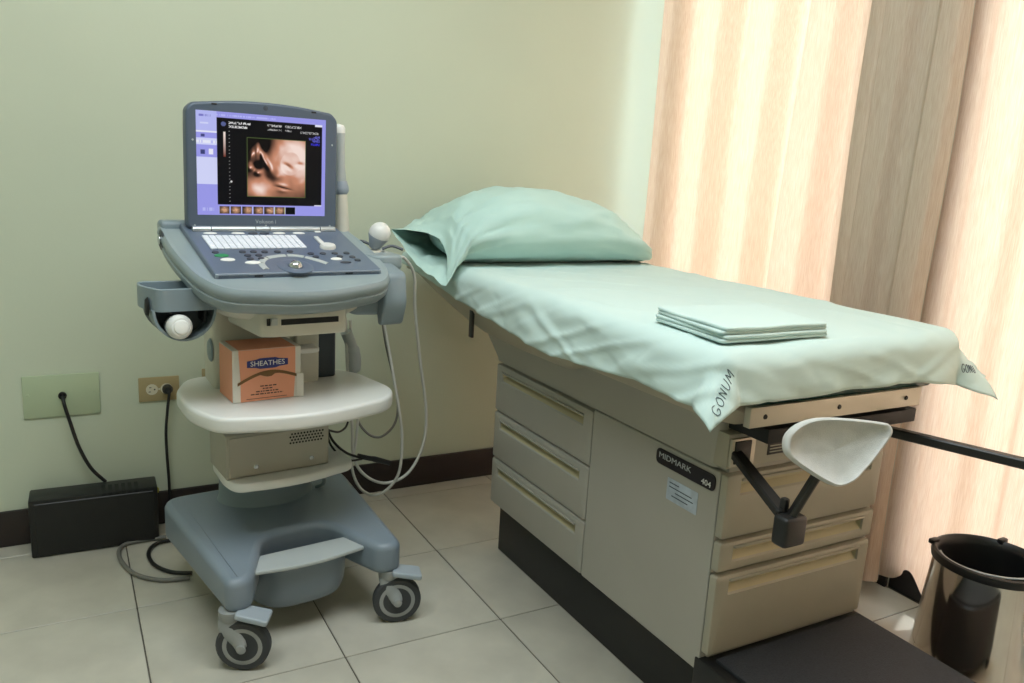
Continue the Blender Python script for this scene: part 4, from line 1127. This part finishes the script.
def sheath_carton():
    c = wl((-0.080, -0.055, 0.5725))
    t = thing('sheath_carton', 'orange and white carton of sheaths on the upper cart shelf', 'carton', c, CA)
    w, d, h = 0.080, 0.054, 0.124
    box2('carton_body', (-w, -d, 0), (w, d, h), 'carton', t, 0.0015, 1)
    box2('side_print', (-w - 0.0006, -d + 0.004, 0.001), (-w + 0.001, d - 0.004, h - 0.002), 'orange', t, 0)
    tf = frame3((0, -d - 0.0004, 0), (1, 0, 0), (0, 0, 1))
    def flat(name, poly, m, z=0.0, par=t, th=0.0006): return prism(name, [Vector(p) for p in poly], z, z + th, m, par, 0, 1, tf)
    fp = flat('front_print', [(-w + 0.017, 0.001), (w - 0.018, 0.001), (w - 0.014, 0.06), (w - 0.014, h - 0.001), (-w + 0.013, h - 0.001), (-w + 0.017, 0.05)], 'orange')
    box2('top_print', (-w + 0.013, -d + 0.001, h - 0.0005), (w - 0.014, d - 0.002, h + 0.0005), 'orange', t, 0)
    flat('logo_panel', [(-0.048, 0.082), (-0.028, 0.080), (-0.018, 0.077), (0.018, 0.077), (0.028, 0.080), (0.048, 0.082), (0.048, 0.097), (0.028, 0.099), (0.018, 0.102), (-0.018, 0.102), (-0.028, 0.099), (-0.048, 0.097)], 'navy', 0.0007, fp)
    text('lettering', 'SHEATHES', 0.0165, 'whiteink', tf @ Matrix.Translation((0, 0.0895, 0.0016)), fp, 0.0004, sx=1.06)
    # torn curved opening flap
    arc = [(-0.070 + 0.14 * k / 16, 0.047 + 0.020 * math.sin(PI * k / 16) + 0.010 * k / 16) for k in range(17)]
    arc2 = [(x, y - 0.0070 - (0.008 * math.exp(-((x - 0.002) / 0.013) ** 4))) for x, y in arc]
    flat('torn_opening', arc + arc2[::-1], 'brown', 0.0009, fp, 0.0008)
    for k, (a, b) in enumerate((('EXTRA STRENGTH', 0.0055), )): pass
    for k, (x0, x1) in enumerate(((-0.018, 0.022), (-0.012, 0.012), (-0.028, 0.026), (-0.040, 0.036))):
        x = x0; random.seed(20 + k)
        y = 0.034 - k * 0.0062
        while x < x1:
            l = random.uniform(0.003, 0.009)
            flat('print_word', [(x, y), (min(x + l, x1), y), (min(x + l, x1), y + 0.0026), (x, y + 0.0026)], 'ink', 0.0008, fp, 0.0003); x += l + 0.0022
    flat('print_line', [(-0.05, 0.006), (0.045, 0.006), (0.045, 0.0072), (-0.05, 0.0072)], 'ink', 0.0008, fp, 0.0003)
    # open flap lifting a little at the right
    bm = bmesh.new(); b_box(bm, (0, 0, 0), (0.016, 0.058, 0.001)); finish('loose_flap', bm, 'carton', t, 0, frame3((w - 0.004, -d - 0.006, 0.030), (1, -0.45, 0), (0.15, -0.12, 1)))
sheath_carton()

def adapter_cables():
    t = thing('adapter_cable', 'black adapter leads hanging from the beige power box', 'cable', wl((0.12, -0.02, 0.42)), CA)
    inv = (Matrix.Translation(wl((0.12, -0.02, 0.42))) @ Matrix.Rotation(CA, 4, 'Z')).inverted() @ US_M
    for P, r in ((((327, 428, -0.02), (333, 441, -0.03), (345, 452, -0.02), (358, 457, 0.0), (372, 460, 0.0)), 0.0035), (((327, 434, 0.0), (332, 447, -0.02), (346, 460, -0.02), (362, 459, 0.0)), 0.003), (((328, 430, 0.02), (338, 432, 0.04), (345, 428, 0.06), (348, 422, 0.07)), 0.003)):
        tube('lead', [inv @ cpy(*q) for q in P], r, 'black', t, 8, 6)
    a, b = inv @ cpy(358, 455, 0.0), inv @ cpy(390, 463, 0.0)
    tube('plug', [a, a.lerp(b, 0.35), a.lerp(b, 0.5), b], [0.0045, 0.0055, 0.008, 0.007], 'black', t, 10, 1, False)
adapter_cables()

# ------------------------------------------------------------------ things at the back wall
def ups():
    t = thing('backup_power_unit', 'black backup power unit on the floor against the baseboard', 'power unit', (0.052, 2.475, 0), math.radians(-1.5))
    box2('case', (-0.163, -0.045, 0), (0.163, 0.045, 0.170), 'black', t, 0.005, 2)
    box2('front_cover', (-0.150, -0.048, 0.004), (0.152, -0.044, 0.160), 'black', t, 0.002, 1)
    for k in range(6): box2('vent_slot', (0.018 + k * 0.017, -0.040, 0.1685), (0.028 + k * 0.017, 0.012, 0.1706), 'slot', t, 0)
    for k in range(6): box2('vent_notch', (0.018 + k * 0.017, -0.0462, 0.162), (0.028 + k * 0.017, -0.0445, 0.1695), 'slot', t, 0)
ups()
def wall_plate():
    c = py(62, 395, WY)
    t = thing('wall_plate', 'pale green blank wall plate with a cable hole', 'wall plate', (c.x, WY, c.z))
    w, h = 0.096, 0.061
    box2('cover', (-w, -0.006, -h), (w, 0.0, h), 'plategreen', t, 0.002, 2)
    lathe('grommet', [(0.011, 0.0), (0.011, 0.004), (0.007, 0.005), (0.0, 0.001)], 'black', t, 18, tf=frame3((0.001, -0.006, -0.0), (1, 0, 0), (0, 0, 1)))
    for x in (-0.083, 0.083):
        lathe('screw', [(0.0, 0.0012), (0.0035, 0.001), (0.004, 0)], 'plategreen', t, 10, tf=frame3((x, -0.006, 0.006), (1, 0, 0), (0, 0, 1)))
    P = [Vector((c.x + 0.001, WY - 0.006, c.z)), Vector((c.x + 0.004, WY - 0.03, c.z - 0.018))] + [py(a, b, WY - 0.035) for a, b in ((70, 422), (79, 447), (91, 468), (106, 487))]
    P[-1].z = 0.169
    tag(tube('power_cable', P, 0.005, 'black', None, 10, 8), 'thick black cable from the green wall plate to the backup unit', 'cable')
wall_plate()
def outlet(px0, py0, label, plugged):
    c = py(px0, py0, WY)
    t = thing('wall_outlet', label, 'outlet', (c.x, WY, c.z), 0, 'beige wall outlets')
    box2('cover', (-0.056, -0.006, -0.037), (0.056, 0, 0.037), 'outlet', t, 0.002, 2)
    for x in ((-0.020, 0.020) if True else ()):
        f = lathe('socket', [(0.0165, 0.0), (0.0165, 0.0015), (0.0, 0.0015)], 'outface', t, 20, tf=frame3((x, -0.006, 0), (1, 0, 0), (0, 0, 1)))
        for dx, dz in ((-0.005, 0.006), (0.005, 0.006), (0.0, -0.008)):
            box('socket_hole', (x + dx * 0.2 - dz * 0.9, -0.0078, dx * 1.3), (0.006, 0.001, 0.002) if dz > 0 else (0.004, 0.001, 0.004), 'slot', f, 0, 1)
    lathe('screw', [(0.0, 0.001), (0.003, 0)], 'outface', t, 8, tf=frame3((0, -0.006, 0), (1, 0, 0), (0, 0, 1)))
    return c
oc = outlet(159, 388.5, 'beige wall outlet with a black plug in it', True)
outlet(221, 379, 'beige wall outlet mostly hidden behind the orange carton cart', False)
def plug_cord():
    t = thing('mains_cable', 'black power cord plugged into the wall outlet running down the wall', 'cord', (oc.x + 0.022, WY - 0.007, oc.z))
    o = Vector((oc.x + 0.022, WY - 0.007, oc.z))
    lathe('plug', [(0.0, -0.0), (0.014, 0.0), (0.015, 0.012), (0.010, 0.024), (0.0, 0.026)], 'black', t, 16, tf=frame3((0, 0, 0), (1, 0, 0), (0, 0, 1)))
    P = [Vector((0, -0.018, 0)), Vector((0.002, -0.026, -0.012))] + [py(a, b, WY - 0.03) - o for a, b in ((167.5, 410), (166, 432), (167, 455), (169, 480), (169.5, 500))] + [py(169, 530, WY - 0.04) - o]
    tube('cord', P, 0.0045, 'black', t, 8, 8)
plug_cord()
tag(lathe('yellow_cap', [(0.0, 0.0), (0.006, 0.0), (0.006, 0.012), (0.003, 0.016), (0.0, 0.016)], 'yellow', None, 10, c=tuple(py(157, 489, 2.535)) if False else (0.222, 2.543, 0.105)), 'tiny yellow cap on the baseboard next to the black unit', 'cap')

def floor_cables():
    P = [(190, 578), (160, 580), (135, 574), (122, 562), (119, 551), (126, 544), (145, 540), (166, 537)]
    pts = [pz(a, b, 0.007) for a, b in P]
    tag(tube('floor_cable', pts, 0.006, 'gcable', None, 8, 8), 'grey cable looping over the floor tiles left of the cart', 'cable')
    P = [(192, 573), (172, 572), (156, 566), (149, 557), (150, 549), (158, 543), (172, 540)]
    pts = [pz(a, b, 0.0065) for a, b in P]
    tag(tube('floor_cable', pts, 0.0055, 'black', None, 8, 8), 'black cable looping over the floor tiles inside the grey one', 'cable')
floor_cables()

# ------------------------------------------------------------------ waste bin
def bin_():
    t = thing('waste_bin', 'polished steel waste bin with a black inner bucket by the curtain', 'bin', (1.838, 0.96, 0))
    H = 0.325
    bm = bmesh.new()
    R = b_loft(bm, lathe_rings([(0.138, 0.0), (0.139, 0.012), (0.137, 0.03), (0.128, 0.15), (0.119, 0.28), (0.1165, H - 0.012), (0.1155, H - 0.012), (0.1175, 0.28), (0.1255, 0.15), (0.134, 0.02)], 56), True, False)
    bm.faces.new(R[0][::-1])
    finish('shell', bm, 'chrome', t, 50)
    bm = bmesh.new()
    R = b_loft(bm, lathe_rings([(0.118, H - 0.02), (0.1225, H - 0.018), (0.124, H - 0.008), (0.122, H), (0.116, H + 0.002), (0.110, H - 0.002), (0.106, H - 0.02), (0.100, 0.10), (0.096, 0.04)], 56), True, False)
    bm.faces.new(R[-1])
    bk = finish('inner_bucket', bm, 'black', t, 50)
    P = [(0.104 * math.cos(a), 0.104 * math.sin(a), H - 0.004 - 0.006 * math.sin(a)) for a in [math.radians(130 + k * 10) for k in range(15)]]
    tube('bail_handle', P, 0.0024, 'lightgray', bk, 6, 2)
    for a in (115, 20):
        box('lid_hinge', (0.12 * math.cos(math.radians(a)), 0.12 * math.sin(math.radians(a)), H + 0.001), (0.026, 0.014, 0.012), 'black', bk, 0.003, 2)
    box('pedal', (-0.105, -0.105, 0.012), (0.05, 0.05, 0.014), 'black', t, 0.005, 2)
bin_()
